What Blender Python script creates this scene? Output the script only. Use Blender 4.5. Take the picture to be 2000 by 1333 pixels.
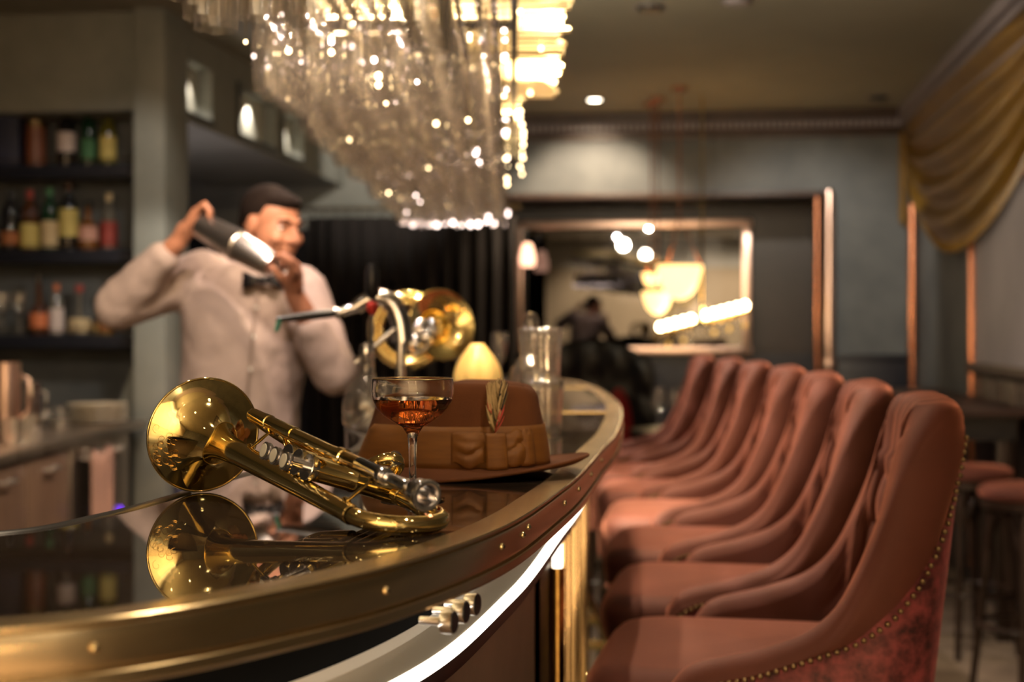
import bpy, bmesh, math, random
from mathutils import Vector, Matrix
import numpy as np
PI = math.pi
random.seed(7)
for o in list(bpy.data.objects): bpy.data.objects.remove(o)
S = bpy.context.scene
COL = S.collection
# ------------------------------------------------------------------ camera, world, exposure
CZ, CT = 1.298, 1.12            # camera height, counter top height
cam = bpy.data.cameras.new('camera'); cob = bpy.data.objects.new('camera', cam); COL.objects.link(cob)
cob.location = (0, 0, CZ); cob.rotation_euler = (PI/2, 0, 0)
cam.sensor_width = 36; cam.lens = 36*2778/2000; cam.shift_y = (645-666.5)/2000 ; cam.clip_start = .02
cam.dof.use_dof = True; cam.dof.focus_distance = 1.45; cam.dof.aperture_fstop = 4.2
S.camera = cob
S.view_settings.view_transform = 'Standard'; S.view_settings.look = 'None'
S.view_settings.gamma = 1; S.view_settings.use_curve_mapping = False
S.view_settings.exposure = 0.14
W = bpy.data.worlds.new('world'); S.world = W; W.use_nodes = True
W.node_tree.nodes['Background'].inputs[0].default_value = (.01, .01, .012, 1)
S.cycles.transparent_max_bounces = 32; S.cycles.max_bounces = 10
S.cycles.sample_clamp_indirect = 6; S.cycles.caustics_reflective = False
# room axes: the room is turned a little against the camera
def R(s, t, z=0): return Vector((s*.992+t*.127, -s*.127+t*.992, z))
RROT = -math.atan2(.127, .992)
WARM = (1, .66, .36); WARM2 = (1, .77, .52); WHITE = (1, .9, .76)
def light(name, kind, loc, power, color=WARM, size=.05, target=None, angle=60, blend=.6, sy=None):
    l = bpy.data.lights.new(name, kind); l.energy = power; l.color = color
    if kind == 'AREA':
        l.size = size
        if sy: l.shape = 'RECTANGLE'; l.size_y = sy
    else: l.shadow_soft_size = size
    if kind == 'SPOT': l.spot_size = math.radians(angle); l.spot_blend = blend
    o = bpy.data.objects.new(name, l); COL.objects.link(o); o.location = loc
    if target is not None:
        o.rotation_euler = (Vector(target)-Vector(loc)).to_track_quat('-Z', 'Y').to_euler()
    return o
LIGHTS = [
 # over the bar (ceiling spots, warm)
 ('spot', 'SPOT', (-.75, 2.2, 2.7), 70, WARM2, .03, (-.15, 1.6, 1.1), 50),
 ('spot', 'SPOT', (.55, 1.2, 2.7), 45, WARM2, .03, (-.1, 1.5, 1.1), 50),
 ('spot', 'SPOT', (.12, 3.7, 2.65), 120, WARM, .04, (-.1, 3.8, 1.9), 95),
 ('spot', 'SPOT', (-.3, 3.0, 2.65), 150, WARM2, .03, (-.25, 3.1, 1.2), 90),
 ('spot', 'SPOT', (-.3, 5.2, 2.65), 170, WARM2, .03, (-.25, 5.2, 1.2), 90),
 ('spot', 'SPOT', (-.35, 1.9, 2.65), 110, WARM2, .03, (-.25, 3.5, 1.8), 80),
 # added ceiling fills, unseen: behind the viewer for brass reflections, over the rack
 ('uplight', 'SPOT', (-1.0, -1.4, 1.9), 60, WARM2, .05, (-.9, -1.2, 2.75), 150),
 ('uplight', 'SPOT', (.8, -1.4, 1.9), 60, WARM2, .05, (.7, -1.2, 2.75), 150),
 ('uplight', 'SPOT', (-.2, 3.1, 2.22), 42, (1, .85, .6), .05, (.3, 3.6, 2.75), 150),
 ('uplight', 'SPOT', (-.1, 5.2, 2.22), 60, (1, .85, .6), .05, (.5, 5.8, 2.75), 150),
 # unseen spots added behind the viewer so the brass reflects a bright wall
 ('spot', 'SPOT', (-1.4, -1.0, 2.6), 400, WARM2, .05, (-1.4, -2.4, .7), 115),
 ('spot', 'SPOT', (0, -1.0, 2.6), 400, WARM2, .05, (0, -2.4, .7), 115),
 ('spot', 'SPOT', (1.0, -1.0, 2.6), 400, WARM2, .05, (1.0, -2.4, .7), 115),
 # low warm points, unseen, added behind the viewer for glints on edge and trumpet
 ('table_lamp', 'POINT', (-1.25, -1.3, .75), 22, WARM, .05, None, 0),
 ('table_lamp', 'POINT', (-.35, -1.7, .80), 22, WARM, .05, None, 0),
 ('table_lamp', 'POINT', (.9, -1.9, .80), 10, WARM, .05, None, 0),
 # unseen small spots added for glass sparkle, then three over the rods
 ('spot', 'SPOT', (.02, 2.6, 2.5), 95, WARM2, .012, (-.25, 2.8, 1.8), 110),
 ('spot', 'SPOT', (-.5, 3.2, 2.5), 95, (1, .74, .6), .012, (-.2, 3.4, 1.8), 110),
 ('spot', 'SPOT', (-.5, 4.4, 2.5), 95, (1, .74, .6), .012, (-.2, 4.4, 1.8), 110),
 ('spot', 'SPOT', (.04, 4.6, 2.5), 95, WARM, .012, (-.25, 4.6, 1.8), 110),
 ('spot', 'SPOT', (-.22, 5.9, 2.5), 95, (1, .8, .7), .012, (-.22, 5.7, 1.8), 120),
 ('spot', 'SPOT', (-.7, 2.3, 2.5), 95, (1, .8, .7), .012, (-.3, 3.0, 1.8), 90),
 ('spot', 'SPOT', (.15, 3.1, 2.68), 40, WARM2, .02, (.08, 3.2, 2.0), 60),
 ('spot', 'SPOT', (.15, 3.7, 2.68), 50, WARM2, .02, (.08, 3.8, 2.0), 60),
 ('spot', 'SPOT', (.15, 4.3, 2.68), 40, WARM2, .02, (.08, 4.4, 2.0), 60),
 ('spot', 'SPOT', (-1.9, 7.2, 1.3), 14, (1, .85, .85), .05, (-1.85, 7.6, 2.3), 130),  # unseen spot added to lift the underside of the low ceiling
  # under the counter, over the foot rail
 ('spot', 'SPOT', (.21, 3.7, 1.0), 25, (1, .86, .6), .02, (.24, 4.0, .4), 110),
 ('spot', 'SPOT', (.19, 4.6, 1.0), 25, (1, .86, .6), .02, (.2, 4.8, .4), 110),
 # bartender
 ('spot', 'SPOT', (-.35, 2.6, 2.6), 58, WARM2, .05, (-.75, 4.0, 1.35), 42),
 # chairs
 ('spot', 'SPOT', (-.08, 3.35, 2.68), 85, (1, .66, .45), .22, (.45, 2.45, .9), 62),
 ('spot', 'SPOT', (.0, 4.6, 2.68), 68, (1, .66, .45), .22, (.5, 3.7, .9), 62),
 ('spot', 'SPOT', (.1, 5.9, 2.68), 68, (1, .66, .45), .22, (.5, 5.0, .9), 62),
 # back wall and right wall
 ('spot', 'SPOT', (.48, 8.95, 2.70), 120, WARM2, .05, (.54, 9.6, 1.9), 95),
 ('spot', 'SPOT', (1.6, 7.9, 2.70), 80, WHITE, .05, (1.95, 9.4, 1.3), 80),
 ('spot', 'SPOT', (1.2, 5.2, 2.70), 42, WARM2, .08, (2.3, 7.4, 2.1), 60),
 ('spot', 'SPOT', (-.6, 8.6, 2.70), 50, WHITE, .05, (-.8, 9.6, 2.45), 70),
 ('spot', 'SPOT', (1.25, 4.4, 2.7), 50, WARM2, .1, (1.9, 5.6, 0), 70),
 # back bar
 ('spot', 'SPOT', (-1.3, 5.4, 2.7), 24, WHITE, .05, (-2.0, 6.5, 1.4), 60),
 ('spot', 'SPOT', (-1.2, 5.6, 1.9), 25, WHITE, .05, (-1.55, 6.25, 1.5), 55),
 ('spot', 'SPOT', (-1.1, 4.4, 2.7), 40, WARM2, .05, (-1.7, 5.3, .9), 60),
]
for n, k, loc, p, c, sz, tg, an in LIGHTS: light(n, k, loc, p, c, sz, tg, an)
light('room_fill', 'AREA', (-.6, -1.6, 2.5), 3, WARM2, 1.6, (-.3, 2.5, 1.0))

# ------------------------------------------------------------------ materials
def nd(nt, t, **kw):
    n = nt.nodes.new(t)
    for k, v in kw.items(): setattr(n, k, v)
    return n
MATS = {}
def mat(name, base, rough=.5, metal=0, var=None, vscale=8, rvar=0, bump=0, bscale=60, sheen=0, emis=None, estr=0, trans=0, ior=1.45, coat=0, stint=None, srough=.45, spec=None, aniso=0, stretch=None, alpha=None):
    m = bpy.data.materials.new(name); m.use_nodes = True; nt = m.node_tree
    b = nt.nodes['Principled BSDF']
    def si(k, v): b.inputs[k].default_value = v
    si('Base Color', (*base, 1)); si('Roughness', rough); si('Metallic', metal); si('IOR', ior)
    if sheen: si('Sheen Weight', sheen); si('Sheen Roughness', srough); si('Sheen Tint', (*(stint or [min(1, c*2.2+.1) for c in base]), 1))
    if emis: si('Emission Color', (*emis, 1)); si('Emission Strength', estr)
    if trans: si('Transmission Weight', trans)
    if coat: si('Coat Weight', coat); si('Coat Roughness', .05)
    if spec is not None: si('Specular IOR Level', spec)
    if aniso: si('Anisotropic', aniso)
    if var or bump or rvar:
        tc = nd(nt, 'ShaderNodeTexCoord'); mp = nd(nt, 'ShaderNodeMapping'); nt.links.new(tc.outputs['Object'], mp.inputs[0])
        if stretch: mp.inputs['Scale'].default_value = stretch
        nz = nd(nt, 'ShaderNodeTexNoise'); nz.inputs['Scale'].default_value = vscale; nz.inputs['Detail'].default_value = 6; nz.inputs['Roughness'].default_value = .6
        nt.links.new(mp.outputs[0], nz.inputs['Vector'])
        if var:
            r = nd(nt, 'ShaderNodeValToRGB'); r.color_ramp.elements[0].position = .34; r.color_ramp.elements[1].position = .66
            r.color_ramp.elements[0].color = (*var, 1); r.color_ramp.elements[1].color = (*base, 1)
            nt.links.new(nz.outputs[0], r.inputs[0]); nt.links.new(r.outputs[0], b.inputs['Base Color'])
        if rvar:
            mr = nd(nt, 'ShaderNodeMapRange'); mr.inputs[3].default_value = max(0, rough-rvar); mr.inputs[4].default_value = rough+rvar
            mr.inputs[1].default_value = .3; mr.inputs[2].default_value = .7
            nt.links.new(nz.outputs[0], mr.inputs[0]); nt.links.new(mr.outputs[0], b.inputs['Roughness'])
        if bump:
            n2 = nd(nt, 'ShaderNodeTexNoise'); n2.inputs['Scale'].default_value = bscale; n2.inputs['Detail'].default_value = 4
            nt.links.new(mp.outputs[0], n2.inputs['Vector'])
            bp = nd(nt, 'ShaderNodeBump'); bp.inputs['Strength'].default_value = bump; bp.inputs['Distance'].default_value = .004
            nt.links.new(n2.outputs[0], bp.inputs['Height']); nt.links.new(bp.outputs[0], b.inputs['Normal'])
    MATS[name] = m; return m
def thin_glass(name, tint, rough=.03, edge=.9, haze=.01):
    m = bpy.data.materials.new(name); m.use_nodes = True; nt = m.node_tree; nt.nodes.clear()
    out = nd(nt, 'ShaderNodeOutputMaterial'); mx = nd(nt, 'ShaderNodeMixShader'); tr = nd(nt, 'ShaderNodeBsdfTransparent'); gl = nd(nt, 'ShaderNodeBsdfGlossy')
    tr.inputs[0].default_value = (*tint, 1); gl.inputs[0].default_value = (1, .97, .93, 1); gl.inputs['Roughness'].default_value = rough
    lw = nd(nt, 'ShaderNodeLayerWeight'); lw.inputs[0].default_value = .28
    mr = nd(nt, 'ShaderNodeMapRange'); mr.inputs[3].default_value = .15; mr.inputs[4].default_value = edge
    nt.links.new(lw.outputs['Facing'], mr.inputs[0]); nt.links.new(mr.outputs[0], mx.inputs[0])
    g2 = nd(nt, 'ShaderNodeBsdfTranslucent'); g2.inputs[0].default_value = (.95, .86, .76, 1); df = nd(nt, 'ShaderNodeBsdfDiffuse'); df.inputs[0].default_value = (.95, .86, .76, 1)
    a1 = nd(nt, 'ShaderNodeMixShader'); a1.inputs[0].default_value = .5; nt.links.new(g2.outputs[0], a1.inputs[1]); nt.links.new(df.outputs[0], a1.inputs[2])
    a2 = nd(nt, 'ShaderNodeMixShader'); a2.inputs[0].default_value = haze; nt.links.new(tr.outputs[0], a2.inputs[1]); nt.links.new(a1.outputs[0], a2.inputs[2])
    nt.links.new(a2.outputs[0], mx.inputs[1]); nt.links.new(gl.outputs[0], mx.inputs[2]); nt.links.new(mx.outputs[0], out.inputs[0])
    MATS[name] = m; return m
M = {}
M['brass'] = mat('polished_brass', (1.0, .79, .34), .06, 1, rvar=.03, vscale=30)
M['brass_dark'] = mat('worn_brass', (.80, .53, .16), .13, 1, var=(.62, .38, .12), vscale=70, rvar=.06)
M['rod'] = mat('pale_brass_rod', (.98, .86, .52), .28, 1)
M['pin_w'] = mat('pin_bulb_warm', (1, .8, .5), .4, emis=(1, .74, .40), estr=10)  # glow of the beads added as glints in the rack
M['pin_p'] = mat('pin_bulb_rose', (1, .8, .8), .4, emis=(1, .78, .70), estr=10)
M['silver'] = mat('polished_silver', (.80, .80, .84), .12, 1, rvar=.05, vscale=60)
M['chrome'] = mat('chrome', (.80, .80, .82), .08, 1)
M['pearl'] = mat('pearl_inlay', (.62, .62, .56), .25)
M['edge'] = mat('brushed_bronze_edge', (.72, .56, .33), .24, 1, var=(.66, .51, .29), vscale=6, rvar=.02)
M['screw'] = mat('brass_screw', (.80, .65, .38), .18, 1)
M['counter'] = mat('dark_mirror_glass', (.030, .021, .015), .02, 0, ior=2.1, rvar=.012, vscale=3)
M['inlay'] = mat('brass_inlay', (.80, .62, .30), .22, 1)
M['felt'] = mat('brown_felt', (.125, .038, .007), .9, 0, var=(.09, .026, .005), vscale=9, bump=.25, bscale=900)
M['ribbon'] = mat('brown_grosgrain', (.23, .092, .016), .5, 0, var=(.18, .068, .012), vscale=20, bump=.3, bscale=500, stretch=(1, 1, 8))
M['velvet'] = mat('rust_velvet', (.095, .024, .013), .75, 0, var=(.075, .018, .010), vscale=7, bump=.15, bscale=500, sheen=.75, stint=(.80, .30, .19), srough=.38)
M['crushed'] = mat('crushed_wine_velvet', (.26, .055, .060), .6, 0, var=(.018, .004, .005), vscale=38, bump=.3, bscale=80, sheen=.5)
M['darkwood'] = mat('dark_stained_wood', (.030, .016, .010), .35, 0, var=(.016, .009, .006), vscale=20, stretch=(1, 1, .1))
M['nail'] = mat('antique_brass_nail', (.20, .14, .07), .4, 1)
M['plaster'] = mat('blue_grey_plaster', (.115, .122, .126), .7, 0, var=(.068, .074, .080), vscale=2.6, bump=.05, bscale=12)
M['plaster_grey'] = mat('grey_plaster', (.27, .27, .24), .75, 0, var=(.20, .205, .185), vscale=3, bump=.05, bscale=12)
M['plaster_pale'] = mat('pale_grey_panel', (.33, .30, .32), .6, 0, var=(.27, .25, .27), vscale=3)
M['ceiling'] = mat('olive_grey_ceiling', (.27, .25, .195), .7, 0, var=(.22, .205, .165), vscale=1.2)
M['navy'] = mat('navy_panel', (.012, .013, .020), .4)
M['brownpanel'] = mat('brown_panel', (.055, .032, .024), .45, 0, var=(.035, .02, .016), vscale=12, stretch=(1, 1, .15))
M['mould'] = mat('mauve_moulding', (.22, .19, .21), .5)
M['copper'] = mat('copper', (.62, .27, .16), .25, 1)
M['pinkmetal'] = mat('rose_metal', (.70, .50, .42), .28, 1)
M['floor'] = mat('sand_floor', (.30, .24, .18), .6, 0, var=(.22, .17, .13), vscale=3, bump=.1)
M['black'] = mat('black_lacquer', (.006, .006, .007), .35)
M['matteblack'] = mat('matte_black', (.004, .004, .004), .9, spec=.1)
M['cream'] = mat('cream_leather', (.66, .60, .50), .5, 0, bump=.1, bscale=300)
M['taupe'] = mat('taupe_leather', (.36, .27, .22), .45, 0, var=(.29, .22, .18), vscale=5, bump=.1, bscale=200)
M['walllit'] = mat('warm_plaster', (.70, .58, .42), .7, 0, var=(.6, .5, .35), vscale=2)
M['pale'] = mat('pale_frieze', (.8, .8, .74), .7)
M['darkpanel'] = mat('dark_recess_panel', (.018, .011, .010), .4, 0, var=(.012, .008, .007), vscale=12)
M['led'] = mat('led_strip', (.9, .85, .75), .5, emis=(1, .88, .72), estr=4.5)
M['gold'] = mat('gold_satin', (.19, .100, .007), .36, 0, var=(.13, .065, .005), vscale=4, bump=.05, bscale=400)
M['curtain'] = mat('black_curtain', (.013, .009, .008), .8, 0, sheen=.06)
M['mirror'] = mat('grey_mirror', (.115, .115, .12), .015, 1)
M['alabaster'] = mat('lit_alabaster', (.9, .7, .4), .4, emis=(1, .60, .22), estr=2.6)
M['bulb'] = mat('bulb', (1, .9, .7), .4, emis=(1, .78, .45), estr=26)
M['downlight'] = mat('downlight_lens', (1, 1, 1), .4, emis=(1, .86, .66), estr=22)
M['amber_lit'] = mat('amber_glass_lit', (.9, .6, .2), .3, emis=(1, .58, .15), estr=.34)
M['nichelit'] = mat('niche_plaster', (.55, .54, .46), .7)
M['steel'] = mat('brushed_steel', (.50, .44, .38), .33, 1, rvar=.08, vscale=10, stretch=(1, 1, .1))
M['steel_light'] = mat('satin_steel_handle', (.60, .57, .55), .28, 1)
M['cabinet'] = mat('walnut_cabinet', (.16, .10, .065), .35, 0, var=(.11, .065, .045), vscale=14, stretch=(1, 1, .12))
M['shirt'] = mat('white_shirt', (.36, .28, .245), .8, 0, var=(.31, .24, .205), vscale=8, bump=.1, bscale=30)
M['skin'] = mat('skin', (.38, .165, .092), .55, 0, var=(.33, .14, .075), vscale=15)
M['hair'] = mat('dark_brown_hair', (.008, .0045, .003), .9, 0, bump=.4, bscale=300, spec=.15)
M['trouser'] = mat('navy_trousers', (.035, .035, .07), .8)
M['white'] = mat('eye_white', (.7, .68, .64), .3)
M['china'] = mat('cream_china', (.62, .52, .38), .25)
M['red'] = mat('red_velvet', (.35, .012, .012), .6)
M['green_rubber'] = mat('green_rubber', (.05, .18, .12), .5)
M['redplastic'] = mat('red_plastic', (.45, .03, .02), .4)
M['linen'] = mat('white_linen', (.75, .62, .52), .8)
M['violet'] = mat('violet_indicator', (.2, .05, .8), .4, emis=(.16, .03, 1), estr=2.5)
M['glass'] = mat('clear_glass', (1, 1, 1), .0, 0, trans=1, ior=1.46)
M['liquor'] = mat('amber_cocktail', (.62, .17, .04), .0, 0, trans=1, ior=1.34)
thin = thin_glass('rack_glass', (.99, .982, .975), .07, .8, .016)
cutg = thin_glass('cut_glass', (.97, .96, .94), .10, .9, .06)
thin2 = thin_glass('table_glass', (.98, .98, .97), .08, .85, .03)
def bottle_mat(n, c): return mat(n, c, .08, 0, coat=.4)
# trumpet bell gets a fine engraving in relief near its rim
# ------------------------------------------------------------------ mesh builder
class MB:
    def __init__(s): s.V = []; s.F = []
    def add(s, V, F):
        o = len(s.V); s.V += [tuple(v) for v in V]; s.F += [tuple(i+o for i in f) for f in F]; return s
    def box(s, a, b, rot=None, at=(0, 0, 0)):
        x0, y0, z0 = a; x1, y1, z1 = b
        V = [Vector(p) for p in ((x0,y0,z0),(x1,y0,z0),(x1,y1,z0),(x0,y1,z0),(x0,y0,z1),(x1,y0,z1),(x1,y1,z1),(x0,y1,z1))]
        if rot is not None:
            r = Matrix.Rotation(rot, 3, 'Z') if isinstance(rot, (int, float)) else rot
            V = [r @ v for v in V]
        V = [v+Vector(at) for v in V]
        return s.add(V, [(0,3,2,1),(4,5,6,7),(0,1,5,4),(1,2,6,5),(2,3,7,6),(3,0,4,7)])
    def lathe(s, prof, at=(0,0,0), axis=(0,0,1), n=32, sx=1, sy=1, closed=False):
        q = Vector((0,0,1)).rotation_difference(Vector(axis).normalized()) if tuple(axis) != (0,0,1) else None
        V = []; F = []; m = len(prof)
        for r, z in prof:
            for k in range(n):
                a = 2*PI*k/n; v = Vector((r*math.cos(a)*sx, r*math.sin(a)*sy, z))
                if q: v = q @ v
                V.append(v+Vector(at))
        rng = m if closed else m-1
        for i in range(rng):
            j = (i+1) % m
            for k in range(n):
                k2 = (k+1) % n
                F.append((i*n+k, i*n+k2, j*n+k2, j*n+k))
        if not closed:
            if prof[0][0] > 1e-5: F.append(tuple(reversed(range(n)))) if s._cap else None
            if prof[-1][0] > 1e-5: F.append(tuple((m-1)*n+k for k in range(n))) if s._cap else None
        return s.add(V, F)
    _cap = True
    def shell(s, *a, **k): s._cap = False; s.lathe(*a, **k); s._cap = True; return s
    def ell(s, c, r, rot=None, n=20, m=12):
        V = []; F = []
        for i in range(m+1):
            th = PI*i/m
            for k in range(n):
                a = 2*PI*k/n; v = Vector((r[0]*math.sin(th)*math.cos(a), r[1]*math.sin(th)*math.sin(a), r[2]*math.cos(th)))
                if rot is not None: v = rot @ v
                V.append(v+Vector(c))
        for i in range(m):
            for k in range(n): k2 = (k+1) % n; F.append((i*n+k, (i+1)*n+k, (i+1)*n+k2, i*n+k2))
        return s.add(V, F)
    def tube(s, P, r, n=14, cap=True, closed=False, flat=1, ref=None):
        P = [Vector(p) for p in P]; m = len(P)
        rs = list(r) if hasattr(r, '__len__') else [r]*m
        T = []
        for i in range(m):
            a = P[(i-1) % m] if closed else P[max(i-1, 0)]; b = P[(i+1) % m] if closed else P[min(i+1, m-1)]
            T.append((b-a).normalized())
        nrm = Vector(ref) if ref is not None else (T[0].cross(Vector((0,0,1))) if abs(T[0].z) < .9 else T[0].cross(Vector((1,0,0))))
        nrm = (nrm-T[0]*nrm.dot(T[0])).normalized()
        V = []; F = []
        for i in range(m):
            if i:
                nrm = nrm-T[i]*nrm.dot(T[i]); nrm.normalize()
            bn = T[i].cross(nrm)
            for k in range(n):
                a = 2*PI*k/n; V.append(P[i]+nrm*(rs[i]*math.cos(a))+bn*(rs[i]*flat*math.sin(a)))
        for i in range(m if closed else m-1):
            j = (i+1) % m
            for k in range(n): k2 = (k+1) % n; F.append((i*n+k, i*n+k2, j*n+k2, j*n+k))
        if cap and not closed: F += [tuple(reversed(range(n))), tuple((m-1)*n+k for k in range(n))]
        return s.add(V, F)
    def grid(s, f, nu, nv, cu=False, cv=False):
        V = [f(i/(nu if cu else nu-1), j/(nv if cv else nv-1)) for i in range(nu) for j in range(nv)]
        F = []
        for i in range(nu if cu else nu-1):
            for j in range(nv if cv else nv-1):
                i2 = (i+1) % nu; j2 = (j+1) % nv
                F.append((i*nv+j, i2*nv+j, i2*nv+j2, i*nv+j2))
        return s.add(V, F)
    def mesh(s, name, bevel=0, seg=2, flip=False):
        me = bpy.data.meshes.new(name); me.from_pydata([tuple(v) for v in s.V], [], s.F)
        bm = bmesh.new(); bm.from_mesh(me)
        if bevel: bmesh.ops.bevel(bm, geom=bm.edges[:], offset=bevel, segments=seg, affect='EDGES', profile=.6)
        bmesh.ops.recalc_face_normals(bm, faces=bm.faces[:])
        if flip: bmesh.ops.reverse_faces(bm, faces=bm.faces[:])
        bm.to_mesh(me); bm.free()
        me.polygons.foreach_set('use_smooth', [True]*len(me.polygons)); me.set_sharp_from_angle(angle=math.radians(38))
        return me
    def build(s, name, m, parent=None, bevel=0, local=False, label=None, kind=None, seg=2, solid=0):
        """vertices are in world space unless local; the object is placed so that its origin is the parent's."""
        if parent is not None and not local:
            L = Vector(parent['o']); s.V = [tuple(Vector(v)-L) for v in s.V]
        me = s.mesh(name, bevel, seg); me.materials.append(m)
        o = bpy.data.objects.new(name, me); COL.objects.link(o)
        if parent is not None: o.parent = parent; o['o'] = parent['o']
        if label: o['label'] = label
        if kind: o['kind'] = kind
        if solid:
            md = o.modifiers.new('solid', 'SOLIDIFY'); md.thickness = solid; md.offset = 0
        return o
def thing(name, label, cat, loc=(0,0,0), rz=0, group=None):
    o = bpy.data.objects.new(name, None); COL.objects.link(o); o.location = loc; o.rotation_euler = (0, 0, rz)
    o['label'] = label; o['category'] = cat; o['o'] = tuple(loc); o.empty_display_size = .05
    if group: o['group'] = group
    return o
def tag(o, label, cat, group=None):
    o['label'] = label; o['category'] = cat
    if group: o['group'] = group
    return o
def struct(o): o['kind'] = 'structure'; return o
def dup(root, loc, rz=0, label=None, group=None, scale=None):
    r = root.copy(); COL.objects.link(r); r.location = loc; r.rotation_euler = (0, 0, rz)
    if label: r['label'] = label
    if group: r['group'] = group
    if scale: r.scale = scale
    for ch in list(root.children):
        c = ch.copy(); COL.objects.link(c); c.parent = r
        for g in ch.children:
            d = g.copy(); COL.objects.link(d); d.parent = c
    return r
def lerp(a, b, t): return a+(b-a)*t
def interp(x, xs, ys):
    return float(np.interp(x, xs, ys))
def spline(P, n):
    P = [Vector(p) for p in P]; out = []
    Q = [P[0]*2-P[1]]+P+[P[-1]*2-P[-2]]
    seg = len(P)-1
    for i in range(n):
        t = i/(n-1)*seg; k = min(int(t), seg-1); u = t-k
        a, b, c, d = Q[k:k+4]
        out.append(.5*((2*b)+(c-a)*u+(2*a-5*b+4*c-d)*u*u+(3*b-a-3*c+d)*u**3))
    return out
def resample(P, n):
    L = [0]
    for a, b in zip(P, P[1:]): L.append(L[-1]+(b-a).length)
    out = []
    for i in range(n):
        s = L[-1]*i/(n-1); k = 0
        k = min(max(0, int(np.searchsorted(L, s))-1), len(P)-2)
        t = (s-L[k])/max(L[k+1]-L[k], 1e-9); out.append(P[k].lerp(P[k+1], t))
    return out

# ================================================================== THE ROOM
CH = 2.75
def slab(name, m, s0, s1, t0, t1, z0, z1, parent=None, bevel=0, label=None):
    mb = MB(); c = [R(s0,t0), R(s1,t0), R(s1,t1), R(s0,t1)]
    V = [(p.x, p.y, z0) for p in c]+[(p.x, p.y, z1) for p in c]
    mb.add(V, [(0,3,2,1),(4,5,6,7),(0,1,5,4),(1,2,6,5),(2,3,7,6),(3,0,4,7)])
    o = mb.build(name, m, parent, bevel, label=label)
    if parent is None: struct(o); o['o'] = (0, 0, 0)
    return o
SR, TB, SL, SF = 1.419, 9.63, -3.6, -2.5
floor = slab('floor', M['floor'], SL, SR+.2, SF, TB+.9, -.1, 0)
ceil_ = slab('ceiling', M['ceiling'], SL, SR+.2, SF, TB+.9, CH, CH+.1)
slab('wall_near', M['walllit'], SL, SR+.2, SF-.1, SF, 0, CH)
slab('trim_6', M['pale'], SL, SR, SF, SF+.03, 2.3, CH-.02, bevel=.005)  # unseen band added to give the mirror a pale strip
slab('wall_left', M['plaster'], SL-.1, SL, SF, TB+.9, 0, CH)
# back wall: the curtain stretch, the header over the recess, and the stretch right of it
def sp(px, t):   # room s for a picture column on the plane t
    k = (px-1000)/2778; return (k*.992*t-.127*t)/(.992+k*.127)
S1, S2 = sp(985, TB), sp(1612, TB)
ZW = 2.205
wb = slab('wall_back', M['plaster'], S2, SR, TB, TB+.12, 0, CH)
slab('wall_back_header', M['plaster'], S1, S2, TB, TB+.12, ZW, CH, wb)
slab('wall_back_stretch', M['plaster_grey'], SL, S1, TB, TB+.12, 0, CH, wb)
slab('wall_back_recess', M['darkpanel'], S1-.1, S2+.1, TB+.75, TB+.87, 0, CH, wb)
slab('recess_side', M['darkpanel'], S2, S2+.1, TB+.12, TB+.75, 0, ZW+.2, wb)
slab('recess_side', M['darkpanel'], S1-.1, S1, TB+.12, TB+.75, 0, ZW+.2, wb)
slab('recess_ceiling', M['navy'], S1, S2, TB+.12, TB+.75, ZW, ZW+.1, wb)
# wainscot and its rail
t1 = slab('trim_1', M['navy'], S2+.03, SR, TB-.035, TB, 0, 1.135, bevel=.004)
slab('rail', M['navy'], S2+.03, SR, TB-.05, TB-.03, 1.10, 1.14, t1, bevel=.004)
slab('wainscot', M['navy'], S1, S2, TB+.70, TB+.75, 0, 1.13, t1)
# opening trims: copper edge on top, rounded rose metal column to the right
t2 = slab('trim_2', M['brownpanel'], S1-.02, S2, TB-.02, TB, ZW-.015, ZW+.02, bevel=.004)
mb = MB(); c = R(S2+.02, TB-.05); mb.lathe([(.036, 1.10), (.036, 2.18), (.03, 2.22)], (c.x, c.y, 0), n=20); mb.build('column', M['pinkmetal'], t2)
mb = MB(); mb.lathe([(.030, 0), (.030, 1.02), (.05, 1.03), (.055, 1.06), (.05, 1.10), (.036, 1.11)], (c.x, c.y, 0), n=20); mb.build('column_base', M['pinkmetal'], t2)
mb = MB(); c = R(S2-.05, TB+.05); mb.lathe([(.02, 0), (.02, 2.2)], (c.x, c.y, 0), n=14); mb.build('reveal_tube', M['copper'], t2)
# right wall with the corner pipe, a framed bay, wainscot
wr = slab('wall_right', M['plaster'], SR, SR+.12, SF, TB, 0, CH)
c = R(SR-.040, TB-.32); mb = MB(); mb.tube([(c.x, c.y, .02), (c.x, c.y, 2.10)], .028, 16)
for z in (.75, 1.2, 1.95): mb.lathe([(.028, z-.02), (.036, z-.015), (.036, z+.015), (.028, z+.02)], (c.x, c.y, 0), n=16)
pipe = mb.build('copper_pipe', M['copper']); tag(pipe, 'upright copper pipe in the far right corner of the room', 'pipe')
def tr(px):      # room t where a picture column meets the right wall
    k = (px-1000)/2778; return SR*(.992+.127*k)/(.992*k-.127)
tA, tB_ = tr(1908), tr(2120)
dr = slab('window_1', M['plaster_pale'], SR-.02, SR, tB_, tA-.06, 1.13, 1.95)
slab('window_frame', M['copper'], SR-.045, SR, tA-.05, tA, .1, 2.0, dr, bevel=.004)
slab('window_frame', M['copper'], SR-.045, SR, tB_-.05, tB_, .1, 2.0, dr, bevel=.004)
slab('window_frame', M['copper'], SR-.045, SR, tB_, tA, 1.95, 2.0, dr, bevel=.004)
slab('sill', M['brownpanel'], SR-.07, SR, tB_, tA-.05, 1.09, 1.135, dr, bevel=.004)
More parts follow.
